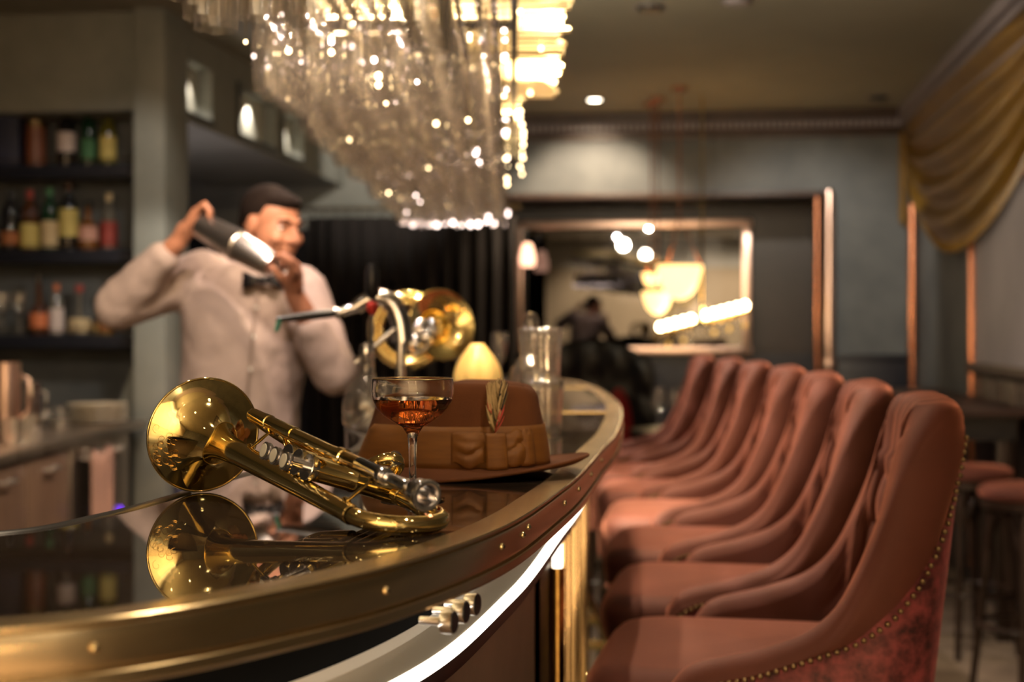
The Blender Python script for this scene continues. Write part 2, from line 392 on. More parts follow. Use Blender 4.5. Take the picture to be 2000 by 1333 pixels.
for k in range(4):
    a = lerp(tB_, tA-.06, k/4); b = lerp(tB_, tA-.06, (k+1)/4)
    slab('panel', M['brownpanel'], SR-.03, SR, a+.02, b-.02, .12, 1.07, dr, bevel=.006)
slab('baseboard_right', M['navy'], SR-.02, SR, SF, TB, 0, .12)
# crown moulding with dentils on the back wall and stepped cornice on the right wall
def crown(name, pts, along, m):
    pass
cb = slab('trim_3', M['brownpanel'], S1-1.2, SR, TB-.07, TB, CH-.12, CH, bevel=.006)
slab('cornice_step', M['brownpanel'], S1-1.2, SR, TB-.14, TB, CH-.05, CH, cb, bevel=.006)
slab('cornice_fillet', M['brownpanel'], S1-1.2, SR, TB-.03, TB, CH-.17, CH-.12, cb, bevel=.004)
mb = MB()
for k in range(70):
    s = S1+.15+k*.041
    if s > SR-.05: break
    p = R(s, TB-.09); mb.box((-.012, -.02, -.022), (.012, .02, .022), RROT, (p.x, p.y, CH-.095))
mb.build('dentils', M['mould'], cb, kind='stuff')
cr = slab('trim_4', M['mould'], SR-.10, SR, SF, TB-.07, CH-.07, CH, bevel=.008)
for dz, w in ((.12, .075), (.17, .05), (.24, .03)):
    slab('cornice_step', M['mould'], SR-w, SR, SF, TB-.07, CH-dz, CH-dz+.045, cr, bevel=.006)
# left side: the low ceiling, its bulkhead with three niches, the pillar and the shelf alcove
SB = -2.41
NI = [(6.46, 6.92), (7.33, 8.02), (8.16, 8.60)]
NZ0, NZ1 = 2.345, 2.60
bk = slab('trim_5', M['plaster_grey'], SB-.9, SB-.25, 6.2, TB, 2.30, CH, label=None)
slab('bulkhead_strip', M['plaster_grey'], SB-.25, SB, 6.2, TB, NZ1, CH, bk)
slab('bulkhead_strip', M['plaster_grey'], SB-.25, SB, 6.2, TB, 2.30, NZ0, bk)
e = [6.2]+[x for n in NI for x in n]+[TB]
for k in range(0, len(e), 2): slab('bulkhead_pier', M['plaster_grey'], SB-.25, SB, e[k], e[k+1], NZ0, NZ1, bk)
for a, b in NI:
    slab('niche_frame', M['black'], SB-.01, SB+.012, a-.02, a+.012, NZ0-.02, NZ1+.02, bk)
    slab('niche_frame', M['black'], SB-.01, SB+.012, a-.02, b+.02, NZ0-.02, NZ0+.004, bk)
    slab('niche_back', M['nichelit'], SB-.10, SB-.08, a, b, NZ0, NZ1, bk)
    p = R(SB-.045, (a+b)/2+.06, NZ1-.03); q = R(SB-.08, (a+b)/2+.06, NZ0)
    light('niche_light', 'SPOT', p, 7, WHITE, .01, q, 100)
for s0, s1, t0, t1_, z0, z1, m_ in ((-2.50, SB+.06, 6.12, 6.42, 0, CH, 'plaster_grey'),):
    slab('wall_pillar', M[m_], s0, s1, t0, t1_, z0, z1, bevel=.012)
ws = slab('wall_shelves', M['plaster'], SL, -2.50, 6.50, 6.6, 0, CH)
slab('wall_alcove_dark', M['navy'], SL, S1, TB-.03, TB, 0, 2.0, ws)
# slanted buttress at the pillar's foot
mb = MB(); P = []
for z, w in ((.85, .16), (1.2, .03), (1.24, 0)):
    for ds, dt in ((-w, -.1), (0, -.1), (0, .1), (-w, .1)):
        p = R(-2.50+ds, 6.35+dt); P.append((p.x, p.y, z))
mb.add(P, [(0,1,2,3),(0,4,5,1),(1,5,6,2),(2,6,7,3),(3,7,4,0),(4,8,9,5),(5,9,10,6),(6,10,11,7),(7,11,8,4),(8,11,10,9)])
mb.build('buttress', M['plaster_grey'], ws)

# downlights (ceiling lamps)
def downlight(loc, label, r=.045):
    t = thing('ceiling_downlight', label, 'ceiling light', loc, 0, 'recessed ceiling downlights')
    MB().shell([(r+.018, 0), (r+.016, -.006), (r, -.008), (r-.004, .0)], n=24).build('trim_ring', M['chrome'], t, local=True)
    MB().lathe([(0.0001, -.003), (r-.003, -.003), (r-.003, 0)], n=24).build('lens', M['downlight'], t, local=True)
downlight((.52, 8.95, CH), 'lit recessed downlight in the ceiling just before the far wall')
for p, l in (((-.9, -.8, CH), 'lit downlight over the near left of the room behind the bar front'),
             ((.5, -1.2, CH), 'lit downlight in the ceiling behind the viewer'), ((-.4, .6, CH), 'lit downlight above the near end of the counter'),
             ((-1.5, 1.6, CH), 'lit downlight above the service side near the trumpet'), ((1.0, .9, CH), 'lit downlight over the aisle beside the nearest chair')):
    downlight(p, l, .05)  # unseen downlights added so the trumpet picks up sparkles
for (px, py) in ((1270, 15), (1440, 2), (1715, 190)):
    d = 1.45*2778/(645-py); x = (px-1000)/2778*d
    t = thing('ceiling_speaker', {1270: 'dark round ceiling fitting nearest the glass rack', 1440: 'small pale round fitting at the top edge of the ceiling', 1715: 'dark ceiling fitting near the far right corner'}[px], 'ceiling fitting', (x, d, CH))
    MB().lathe([(.0001, -.02), (.05, -.02), (.06, -.008), (.062, 0)], n=20).build('cover', M['mould'] if px == 1440 else M['black'], t, local=True)
    MB().shell([(.062, 0), (.075, -.003), (.076, 0)], n=20).build('trim_ring', M['mould'], t, local=True)

# ================================================================== THE BAR
OUT = [(-1.9, .98), (-1.4, .86), (-.9, .80), (-.6, .785), (-.42, .805), (-.304, .845), (-.236, .883), (-.171, .951), (-.084, 1.08), (-.004, 1.29), (.056, 1.58), (.088, 1.772), (.129, 2.078), (.182, 2.47), (.239, 3.09), (.262, 3.53), (.267, 4.12), (.25, 4.62), (.2, 5.05), (.10, 5.38), (-.03, 5.5)]
INN = [(-1.9, 1.5), (-1.4, 1.33), (-.9, 1.24), (-.6, 1.215), (-.45, 1.25), (-.40, 1.36), (-.37, 1.5), (-.335, 1.75), (-.262, 2.02), (-.24, 2.14), (-.25, 2.35), (-.30, 2.55), (-.31, 2.9), (-.30, 3.4), (-.26, 4.0), (-.2, 4.6), (-.16, 5.0), (-.12, 5.3), (-.03, 5.46)]
outer = resample([Vector((x, y, 0)) for x, y, *_ in [tuple(p) for p in spline([(a, b, 0) for a, b in OUT], 600)]], 260)
inner = resample([Vector((p.x, p.y, 0)) for p in spline([(a, b, 0) for a, b in INN], 600)], 260)
def offs(P, s):
    o = []
    for i, p in enumerate(P):
        t = (P[min(i+1, len(P)-1)]-P[max(i-1, 0)]).normalized(); n = Vector((-t.y, t.x, 0)); o.append(p+n*s)
    return o
def band(mb, prof, P=outer, caps=False):
    """sweep a profile [(inset, z)] along the outer edge of the bar"""
    rows = [[Vector((q.x, q.y, z)) for q in offs(P, s)] for s, z in prof]
    n = len(P); V = [v for r in rows for v in r]; F = []
    for i in range(len(prof)-1):
        for k in range(n-1): F.append((i*n+k, i*n+k+1, (i+1)*n+k+1, (i+1)*n+k))
    mb.add(V, F); return mb
bar = thing('bar_counter', 'long curved bar counter with mirror dark top and bronze edge', 'bar counter', (0, 3.0, 0))
SW = .034
a_ = offs(outer, SW); n = len(a_)
mb = MB(); V = [(p.x, p.y, CT) for p in a_]+[(p.x, p.y, CT) for p in inner]+[(p.x, p.y, CT-.04) for p in inner]+[(p.x, p.y, CT-.04) for p in a_]
F = [(r*n+k, r*n+k+1, ((r+1) % 4)*n+k+1, ((r+1) % 4)*n+k) for r in range(4) for k in range(n-1)]
F += [(0, n, 2*n, 3*n), (n-1, 4*n-1, 3*n-1, 2*n-1)]
mb.add(V, F); top = mb.build('counter_top', M['counter'], bar, label='dark mirror polished counter surface')
top.data.set_sharp_from_angle(angle=math.radians(20))
band(MB(), [(SW, CT-.002), (SW, CT+.0005), (SW-.004, CT+.0015), (.0012, CT+.0015), (0, CT+.0004), (0, CT-.0014), (.003, CT-.0018)]).build('edge_strip', M['edge'], bar)
band(MB(), [(.003, CT-.0016), (.003, CT-.0030), (-.0004, CT-.0034), (-.0012, CT-.0045), (-.0016, CT-.012), (-.0015, CT-.026), (-.0006, CT-.0292), (.003, CT-.0294)]).build('edge_fascia', M['edge'], bar)
band(MB(), [(.003, CT-.0290), (.003, CT-.0312), (-.0020, CT-.0314), (-.0030, CT-.0325), (-.003, CT-.039), (0, CT-.042), (.012, CT-.042), (.10, CT-.042)]).build('edge_lip', M['edge'], bar)
tri = [Vector((p.x, p.y, 0)) for p in inner]
band(MB(), [(0, CT-.04), (.0, CT+.0015), (-.012, CT+.0015), (-.014, CT)], inner).build('inner_trim', M['black'], bar)
band(MB(), [(.09, CT-.042), (.09, CT-.096)]).build('apron', M['matteblack'], bar)
band(MB(), [(.09, CT-.096), (.091, CT-.107), (.085, CT-.115), (.068, CT-.120)]).build('cove_panel', M['cream'], bar)
band(MB(), [(.067, CT-.1195), (.0610, CT-.1190), (.0590, CT-.122), (.0590, CT-.129), (.062, CT-.131)]).build('light_strip', M['led'], bar, label='glowing warm white light strip')
band(MB(), [(.062, CT-.131), (.066, CT-.15), (.10, CT-.152)]).build('strip_ledge', M['black'], bar)
i0 = min(range(n), key=lambda i: abs(outer[i].y-2.12)+(0 if outer[i].x > 0 else 9))
band(MB(), [(.10, CT-.15), (.10, .1), (.14, .1), (.14, 0)], outer[:i0]).build('front_panel', M['taupe'], bar)
band(MB(), [(.095, CT-.15), (.095, .1), (.14, .1), (.14, 0)], outer[i0:]).build('front_panel', M['brownpanel'], bar)
band(MB(), [(0, CT-.04), (0, 0)], offs(inner, -.02)).build('rear_panel', M['steel'], bar)
# brass pilasters on the bar front, the lit tube between them
for d in (2.30, 2.38, 2.52, 2.66, 2.95, 3.45, 3.95, 4.45):
    i = min(range(n), key=lambda i: abs(outer[i].y-d)+(0 if outer[i].x > 0 else 9))
    p = offs(outer, .085)[i]; t_ = (outer[i+1]-outer[i-1]).normalized(); r_ = math.atan2(t_.y, t_.x)
    MB().box((-.012, -.012, .05), (.012, .012, CT-.15), r_, (p.x, p.y, 0)).build('pilaster', M['edge'], bar, bevel=.003)
i = min(range(n), key=lambda i: abs(outer[i].y-2.25)+(0 if outer[i].x > 0 else 9)); p = offs(outer, .083)[i]
MB().tube([(p.x, p.y, CT-.20), (p.x, p.y, CT-.135)], .008, 14).build('light_tube', M['led'], bar)
MB().tube([(p.x, p.y, .1), (p.x, p.y, CT-.20)], .012, 14).build('tube_socket', M['brass_dark'], bar)
# brass strips let into the top
def inlay(y, w):
    i = min(range(n), key=lambda i: abs(outer[i].y-y)+(0 if outer[i].x > 0 else 9)); p = outer[i]
    xl = interp(y, [q.y for q in inner[120:]], [q.x for q in inner[120:]])
    MB().box((xl, y-w, CT), (p.x-SW*.9, y+w, CT+.0012)).build('inlay_strip', M['inlay'], bar)
inlay(3.09, .028); inlay(4.4, .02)
# screws on the fascia
def edge_pt(px):
    best = min(range(5, n-5), key=lambda i: abs(1000+2778*outer[i].x/outer[i].y-px)+(outer[i].y > 3)*900); return best
for px, dz in ((195, .016), (731, .016), (976, .015), (1014, .015), (1032, .011), (1098, .015), (1127, .013), (1152, .013), (1172, .013)):
    i = edge_pt(px); t_ = (outer[i+1]-outer[i-1]).normalized(); nn = Vector((t_.y, -t_.x, 0)); p = outer[i]+nn*.0015; p.z = CT-dz
    sc = .0034
    s_ = MB().lathe([(sc, 0), (sc*.95, .0012), (sc*.6, .0024), (sc*.25, .0027), (.0001, .0024)], p, nn, 14).build('screw', M['screw'], bar)
    q = p+nn*.0020
    MB().lathe([(.0013, 0), (.0013, .0007), (.0001, .0008)], q, nn, 6).build('screw_slot', M['black'], s_)
# coat hooks under the edge
for px, y0 in ((866, 1215), (890, 1195), (912, 1180)):
    i = edge_pt(px+40); d = 1.155+(px-866)*.0016
    x = (px-1000)/2778*d; z = CZ-(y0-645)/2778*d
    t = thing('coat_hook', {866: 'nearest of the three round coat hooks under the bar edge', 890: 'middle one of the round chrome coat hooks under the bar', 912: 'farthest round coat hook beside the light strip'}[px], 'coat hook', (x, d, z), 0, 'coat hooks under the bar edge')
    ax = Vector((.94, -.3, 0)).normalized()
    MB().lathe([(.0035, -.020), (.0035, 0)], (0, 0, 0), ax, 14).build('stem', M['chrome'], t, local=True)
    MB().lathe([(.0035, -.002), (.0092, -.001), (.0095, .001), (.0095, .009), (.009, .0095)], (0, 0, 0), ax, 24).build('rim', M['chrome'], t, local=True)
    MB().lathe([(.0088, .0094), (.0086, .0102), (.0001, .0102)], (0, 0, 0), ax, 24).build('face', M['black'], t, local=True)
# foot rail with brackets
fr = offs(outer, -.012)
j0 = min(range(n), key=lambda i: abs(outer[i].y-1.5)+(0 if outer[i].x > 0 else 9))
MB().tube([(p.x, p.y, .40) for p in fr[j0:]], .019, 14).build('foot_rail', M['brass'], bar)
for d in (3.0, 3.35, 3.67, 4.05, 4.4, 4.72, 4.95, 5.15):
    i = min(range(n), key=lambda i: abs(outer[i].y-d)+(0 if outer[i].x > 0 else 9)); p = fr[i]; q = offs(outer, .13)[i]
    MB().tube([(p.x, p.y, .40), (q.x, q.y, .40)], .015, 12).build('rail_bracket', M['brass'], bar)

# ================================================================== TRUMPET
TB0 = Vector((-.336, 1.55, CT+.0635))
U = Vector((.534, -.836, -.129)).normalized(); Vv = Vector((.80, .5, -.3)); Vv = (Vv-U*U.dot(Vv)).normalized(); Wv = U.cross(Vv)
if Wv.z < 0: Wv = -Wv
def T(a, b, c): return TB0+U*a+Vv*b+Wv*c
tp = thing('trumpet', 'polished brass trumpet lying on its side on the dark counter', 'trumpet', (-.2, 1.35, CT))
A_ = [0, .0012, .003, .006, .010, .015, .022, .031, .043, .058, .08, .12, .18, .25, .31, .37]
RR = [.0625, .0590, .0545, .0480, .0410, .0345, .0280, .0225, .0180, .0152, .0134, .0120, .0108, .0097, .0088, .0081]
Aa = [0.0008*k for k in range(12)]+[.0096+(.37-.0096)*(k/60)**1.6 for k in range(1, 61)]
Rr = [float(np.interp(a, A_, RR)) for a in Aa]
# smooth the profile
Rr = np.array(Rr)
for _ in range(3): Rr[1:-1] = (Rr[:-2]+2*Rr[1:-1]+Rr[2:])/4
# bell body as a tube, axis = U; the wall is solid enough to show both sides
V = []
prof = [(Rr[k]-.0004, Aa[k]) for k in range(40, -1, -1)]+[(Rr[k]+.0004, Aa[k]) for k in range(len(Aa))]
MB().shell(prof, TB0, U, 96).build('bell', M['brass'], tp)
mb = MB(); ring = []
for k in range(96):
    a = 2*PI*k/96; q = Vv*math.cos(a)+Wv*math.sin(a); ring.append(TB0+q*.0625)
mb.tube(ring, .0013, 10, closed=True); mb.build('bell_rim', M['brass'], tp)
# engraved floral relief as fine wire lines proud of the flare
def flare(rad, ang, lift=.0006):
    a = float(np.interp(-rad, -Rr, Aa)); q = Vv*math.cos(ang)+Wv*math.sin(ang); return TB0+U*(a+lift*.7)+q*(rad+lift*.7)
mb = MB(); random.seed(3)
for k in range(26):
    ang0 = PI+.1+random.uniform(-.0, .95); r0 = random.uniform(.036, .058); pts = []
    for j in range(12):
        th = j/11*PI*1.7; rr = .0048*(1-j/15); pts.append(flare(min(.0605, r0+rr*math.sin(th)), ang0+rr/.045*math.cos(th)))
    mb.tube(pts, .00022, 5)
mb.build('engraving', M['brass_dark'], tp, kind='stuff')
# bell bow: from the bell tail round to the first valve
bow = []; B0, C0 = .080, .021
for k in range(25):
    th = PI*k/24; bow.append(T(.372+.036*math.sin(th), B0/2*(1-math.cos(th)), C0/2*(1-math.cos(th))))
MB().tube([T(.35, 0, 0), T(.362, 0, 0)]+bow+[T(.34, B0, C0), T(.30, B0, C0)], [.0081]*2+[.0080]*25+[.0075, .0072], 24).build('bell_bow', M['brass'], tp)
for a_v, r_ in ((.362, .0092), (.30, .0084)):
    b_ = (0, 0) if a_v > .33 else (B0, C0)
    MB().shell([(r_-.0008, -.006), (r_, -.005), (r_, .005), (r_-.0008, .006)], T(a_v, *b_), U, 24).build('ferrule', M['brass'], tp)
MB().shell([(.0072, -.009), (.0086, -.008), (.0086, .008), (.0072, .009)], T(.345, B0, C0), U, 24).build('ferrule', M['brass'], tp)
# valves
LC = .042
for k, a in enumerate((.272, .2485, .225)):
    cz = .021; ax = Vv
    vc = MB().lathe([(.0100, -.004), (.0112, -.003), (.0112, .040), (.0118, .041), (.0118, .0435), (.0112, .0445), (.0112, .088), (.0118, .089), (.0118, .094), (.0112, .095), (.0112, .100)], T(a, 0, cz), ax, 28).build('valve_casing', M['brass'], tp)
    MB().lathe([(.0125, -.0085), (.0128, -.0080), (.0124, -.0060), (.0128, -.0045), (.0124, -.002), (.0115, 0)], T(a, 0, cz), ax, 28).build('top_cap', M['silver'], vc)
    MB().lathe([(.0112, .0995), (.0122, .101), (.0122, .108), (.009, .112), (.003, .113)], T(a, 0, cz), ax, 28).build('bottom_cap', M['brass'], vc)
    MB().lathe([(.0030, -.026), (.0030, -.008)], T(a, 0, cz), ax, 14).build('stem', M['silver'], vc)
    bt = MB().lathe([(.0030, -.0255), (.0075, -.0262), (.0086, -.0275), (.0086, -.0290), (.0072, -.0300), (.0086, -.0312), (.0086, -.0325), (.0070, -.0332)], T(a, 0, cz), ax, 24).build('finger_button', M['silver'], tp)
    MB().lathe([(.0068, -.0331), (.0062, -.0337), (.0001, -.0339)], T(a, 0, cz), ax, 20).build('pearl', M['pearl'], bt)
for a in (.260, .2365):
    for b in (.018, .062): MB().tube([T(a-.006, b, .019), T(a+.006, b, .023)], .0065, 16).build('valve_link', M['brass'], tp)
# leadpipe, receiver, mouthpiece
MB().tube([T(.098, .004, LC), T(.385, .006, LC)], .0064, 20).build('leadpipe', M['brass'], tp)
MB().tube([T(.098, .004, LC), T(.20, .005, LC)], .0074, 20).build('tuning_slide_sleeve', M['brass'], tp)
MB().tube([T(.30, .006, LC), T(.36, .006, LC)], [.0068, .0070], 20).build('leadpipe_sleeve', M['brass_dark'], tp)
sl = []
for k in range(17):
    th = PI*k/16; sl.append(T(.100-.030*math.sin(th), .004+.035*(1-math.cos(th)), LC-.010*(1-math.cos(th))))
MB().tube(sl, .0068, 18).build('tuning_slide', M['brass'], tp)
MB().tube([T(.100, .074, LC-.02), T(.215, .074, LC-.02)], .0062, 18).build('lower_slide_leg', M['brass'], tp)
MB().shell([(.0066, -.006), (.0080, -.005), (.0080, .005), (.0066, .006)], T(.135, .004, LC), U, 22).build('ferrule', M['brass'], tp)
MB().shell([(.0066, -.006), (.0082, -.005), (.0082, .005), (.0066, .006)], T(.305, .006, LC), U, 22).build('ferrule', M['brass'], tp)
MB().lathe([(.0066, -.045), (.0072, -.044), (.0074, -.004), (.0082, -.002), (.0084, .003), (.0078, .006), (.0060, .0065)], T(.385, .006, LC), U, 24).build('receiver', M['silver'], tp)
mp_ = T(.461, .008, LC)
pr = [(.0052, -.068), (.0058, -.045), (.0066, -.036), (.0062, -.034), (.0060, -.031), (.0074, -.026), (.0102, -.020), (.0118, -.014), (.0122, -.008), (.0120, -.005), (.0130, -.003), (.0136, -.0015), (.0136, .0002), (.0128, .0014), (.0110, .0018), (.0092, .0010), (.0085, -.0006), (.0083, -.004), (.0076, -.008), (.0060, -.0120), (.0036, -.0155), (.0018, -.017), (.0017, -.03)]
MB().shell(pr, mp_, U, 48).build('mouthpiece', M['silver'], tp)
# third valve slide loop and finger ring above the leadpipe, first slide
lp = []
for k in range(21):
    th = PI*k/20; lp.append(T(.258+.022*math.sin(th), .060+.014*(1-math.cos(th)), .034+.018*math.sin(th)))
MB().tube([T(.235, .060, .030)]+lp+[T(.235, .088, .030)], .0062, 18).build('valve_slide', M['brass'], tp)
MB().lathe([(.0001, -.0035), (.0072, -.003), (.0075, .003), (.0001, .004)], lp[10], (lp[10]-T(.25, .074, .030)), 20).build('slide_cap', M['silver'], tp)
lp = [T(.165-.016*math.sin(PI*k/16), .050+.010*(1-math.cos(PI*k/16)), .012) for k in range(17)]
MB().tube([T(.225, .050, .012)]+lp+[T(.225, .070, .012)], .0058, 16).build('valve_slide', M['brass'], tp)
# braces with rosettes
for p, q in ((T(.125, 0, .011), T(.150, .004, LC-.006)), (T(.350, 0, .008), T(.372, .006, LC-.006))):
    m_ = (p+q)/2
    b = MB().tube([p, p.lerp(q, .12), m_, p.lerp(q, .88), q], [.0028, .0014, .0019, .0014, .0028], 12).build('brace', M['brass'], tp)
    for e_ in (p, q): MB().lathe([(.0052, 0), (.0048, .0016), (.0018, .0026)], e_, (m_-e_), 16).build('rosette', M['brass'], b)
b = MB().tube([T(.17, .008, LC-.004), T(.19, .010, LC-.022), T(.215, .012, .03)], .0022, 10).build('brace', M['brass'], tp)
ringp = [T(.165+.011*math.cos(2*PI*k/24), .012, LC+.004+.011*math.sin(2*PI*k/24)+.006) for k in range(24)]
MB().tube([T(.17, .012, LC-.001), T(.185, .018, LC-.010), T(.205, .024, LC-.012), T(.24, .026, LC-.012)], [.0035, .0052, .0052, .0045], 14).build('water_key', M['brass_dark'], tp)
MB().tube([T(.395, .055, .014+C0*.3), T(.406, .052, .018), T(.410, .05, .022)], .0018, 8).build('water_key', M['copper'], tp)

# ================================================================== COUPE GLASS
gx, gy = (806-1000)/2778*1.49, 1.49
cg = thing('coupe_glass', 'stemmed coupe glass half full of amber drink before the hat', 'glass', (gx, gy, CT))
o_ = [(.0001, .0008), (.030, .0006), (.0335, .0014), (.0335, .0022), (.028, .0034), (.012, .0062), (.0052, .012), (.0040, .024), (.0038, .040), (.0046, .058), (.0062, .069), (.011, .0765), (.021, .082), (.031, .089), (.0385, .097), (.0425, .106), (.0436, .1145), (.0430, .122), (.0424, .1268)]
i_ = [(.0416, .1272), (.0416, .122), (.0424, .1145), (.0413, .1065), (.0374, .0985), (.0302, .0908), (.020, .0842), (.010, .0796), (.0001, .0785)]
MB().lathe(o_+i_, n=64).build('glass', M['glass'], cg, local=True)
li = [(.0001, .0782), (.010, .0793), (.0202, .0839), (.0304, .0905), (.0376, .0982), (.0414, .1058), (.0412, .1062), (.0001, .1062)]
MB().lathe(li, n=64).build('drink', M['liquor'], cg, local=True)
MB().shell([(.0413+.0009*math.cos(2*PI*k/8), .1271+.0007*math.sin(2*PI*k/8)) for k in range(9)], n=64).build('gilt_rim', M['inlay'], cg, local=True)

# ================================================================== HAT
hx, hy = -.074, 1.785
ht = thing('fedora_hat', 'brown felt fedora with ribbon bow and feather on the counter', 'hat', (hx, hy, CT), -.20)
CA, CB = .120, .088       # crown base half length (x) and half width (y)
def crown_top(x):          # height of the crown ridge along its length, front is -x
    return interp(x, [-.12, -.095, -.06, 0, .05, .085, .12], [.074, .088, .103, .113, .113, .110, .106])
def fcrown(u, v):
    a = 2*PI*u; ca, sa = math.cos(a), math.sin(a)
    side = min(v/.62, 1); capv = max(0, (v-.62)/.38)
    taper = 1-.11*side**1.4
    if ca < 0: taper -= .05*side*ca*ca
    r = taper*(1-capv**1.5*1.0) if capv > 0 else taper
    e = 1.0
    x = CA*r*ca*(1 if ca > 0 else 1.0); y = CB*r*sa
    zt = crown_top(x)
    edge = .016
    z = .012+(zt-edge-.012)*side
    if capv > 0: z = zt-edge+edge*math.sin(min(capv*4.5, 1)*PI/2)
    # centre crease along the top, deeper to the front
    if capv > 0:
        cr = math.exp(-(y/.022)**2)*min(1, capv*1.6)
        z -= (.026+.010*(x < 0)*min(1, -x/.06))*cr*(1 if abs(x) < .085 else .4)
    # front pinches on both sides
    pin = math.exp(-((x+.055)/.030)**2)*math.exp(-((z-.088)/.026)**2)
    y *= 1-.42*pin
    z -= .004*math.exp(-((x+.045)/.03)**2)*capv
    pin2 = math.exp(-((x-.0-(z-.06)*.9+.03)/.012)**2)*math.exp(-((z-.078)/.02)**2)
    y *= 1-.035*pin2
    return Vector((x, y, z))
MB().grid(fcrown, 128, 60, cu=True).build('crown', M['felt'], ht, local=True, solid=.002)
def brimz(a, q):
    ca = math.cos(a); sa = math.sin(a)
    back = max(0, ca)**1.5; side = abs(sa)
    z = .012-.010*q*(1-back)+.010*q**3*back-.004*q*back
    z += .005*q**3*max(0, ca)**2.2
    return z
def fbrim(u, v):
    a = 2*PI*u; w = .050
    r = v
    x = (CA+w*v)*math.cos(a); y = (CB+w*v)*math.sin(a)
    return Vector((x, y, brimz(a, v)))
def fbrim2(u, v):
    p = fbrim(u, v if v <= 1 else 1)
    return p
mb = MB(); mb.grid(fbrim, 128, 14, cu=True); mb.build('brim', M['felt'], ht, local=True, solid=.0025)
MB().tube([fbrim(k/96, 1.0) for k in range(96)], .0019, 8, closed=True).build('brim_edge', M['felt'], ht, local=True)
def side_pt(u, z, off=.0025):
    a = 2*PI*u; base = fcrown(u, max(0, (z-.012)/(crown_top(CA*math.cos(a))-.028)*.62))
    n_ = Vector((math.cos(a)/CA, math.sin(a)/CB, 0)).normalized(); return Vector((base.x, base.y, z))+n_*off
MB().grid(lambda u, v: side_pt(u, lerp(.0125, .062, v)), 128, 8, cu=True).build('ribbon_band', M['ribbon'], ht, local=True, solid=.0012)
# bow on the side towards the viewer (sa<0): u around .75; x from picture
def ux(x): return (2*PI-math.acos(max(-.995, min(.995, (x+.040)/(CA*.96)))))/(2*PI)
def bow_loop(x0, x1, z0, z1, puff, phase):
    def f(u, v):
        x = lerp(x0, x1, u); w_ = .5-.5*math.cos(2*PI*min(1, max(0, u)))
        zc = (z0+z1)/2; hh = (z1-z0)/2*(.80+.22*w_ if phase else .82+.2*u)
        z = zc+hh*(2*v-1)+.0016*math.sin(9*u+phase)
        o = .0045+puff*w_**.6*abs(math.sin(PI*(.04+.92*v)))**.45*(1-.5*math.exp(-((v-.5+.12*math.sin(3*u+phase))/.085)**2)-.22*math.exp(-((v-.8+.2*u)/.07)**2))
        return side_pt(ux(x), z, o)
    return MB().grid(f, 26, 16)
bow_loop(-.020, .0185, .014, .058, .009, .6).build('bow_loop', M['ribbon'], ht, local=True, solid=.0012)
bow_loop(.033, .060, .014, .058, .009, 2.2).build('bow_loop', M['ribbon'], ht, local=True, solid=.0012)
MB().grid(lambda u, v: side_pt(ux(lerp(.016, .036, u)), lerp(.012, .055, v), .012+.003*math.sin(PI*u)), 10, 10).build('bow_knot', M['ribbon'], ht, local=True, solid=.002)
MB().grid(lambda u, v: side_pt(ux(lerp(.050, .064, u)), lerp(.014, .060-.006*abs(math.sin(u*9)), v), .006+.004*math.sin(PI*u)), 12, 8).build('bow_tail', M['ribbon'], ht, local=True, solid=.001)
# feather: a shaft and many barbs, cream, olive, black, red base
fm = {'c': mat('cream_barb', (.50, .36, .17), .6), 'o': mat('olive_barb', (.13, .085, .02), .6), 'k': mat('black_barb', (.012, .008, .006), .6), 'r': mat('red_barb', (.45, .05, .035), .6)}
fb = side_pt(ux(.026), .053, .010); ftop = Vector((fb.x+.004, fb.y+.024, .110))
fe = MB().tube([fb, fb.lerp(ftop, .5)+Vector((0, -.003, 0)), ftop], [.0011, .0008, .0003], 6).build('feather', fm['c'], ht, local=True)
random.seed(11)
bms = {k: MB() for k in fm}
for k in range(110):
    t0 = random.random()**1.0*.92; side = random.choice((-1, 1)); ln = .014+.018*math.sin(PI*min(1, t0+.15)); 
    col = random.choices('cok', (5, 3, 3))[0]
    if t0 < .26: col = random.choices('rcko', (3, 4, 1, 2))[0]; ln *= .8
    p0 = fb.lerp(ftop, t0)+Vector((0, -.004*math.sin(PI*t0)-.001*random.random(), 0)); sp_ = side*random.uniform(.25, .9)*(1-.35*t0)
    if col == 'r' and side > 0: sp_ *= 1.3
    pts = []
    for j in range(5):
        q = j/4; pts.append(p0+Vector((sp_*ln*q*(1-.25*q)*.8, -.004*math.sin(PI*q)-.002*random.random(), ln*(q*.85+.2*q*q)*1.05)))
    wv = Vector((.0009, 0, .0003)); i0_ = len(bms[col].V)
    Vs = []
    for j, p in enumerate(pts):
        ww = wv*(1.0*math.sin(PI*(.15+.8*j/4))+.15); Vs += [p-ww, p+ww]
    bms[col].add(Vs, [(2*j, 2*j+1, 2*j+3, 2*j+2) for j in range(4)])
for k, b in bms.items(): b.build({'c': 'cream_barbs', 'o': 'olive_barbs', 'k': 'black_barbs', 'r': 'red_barbs'}[k], fm[k], fe, local=True, kind='stuff')

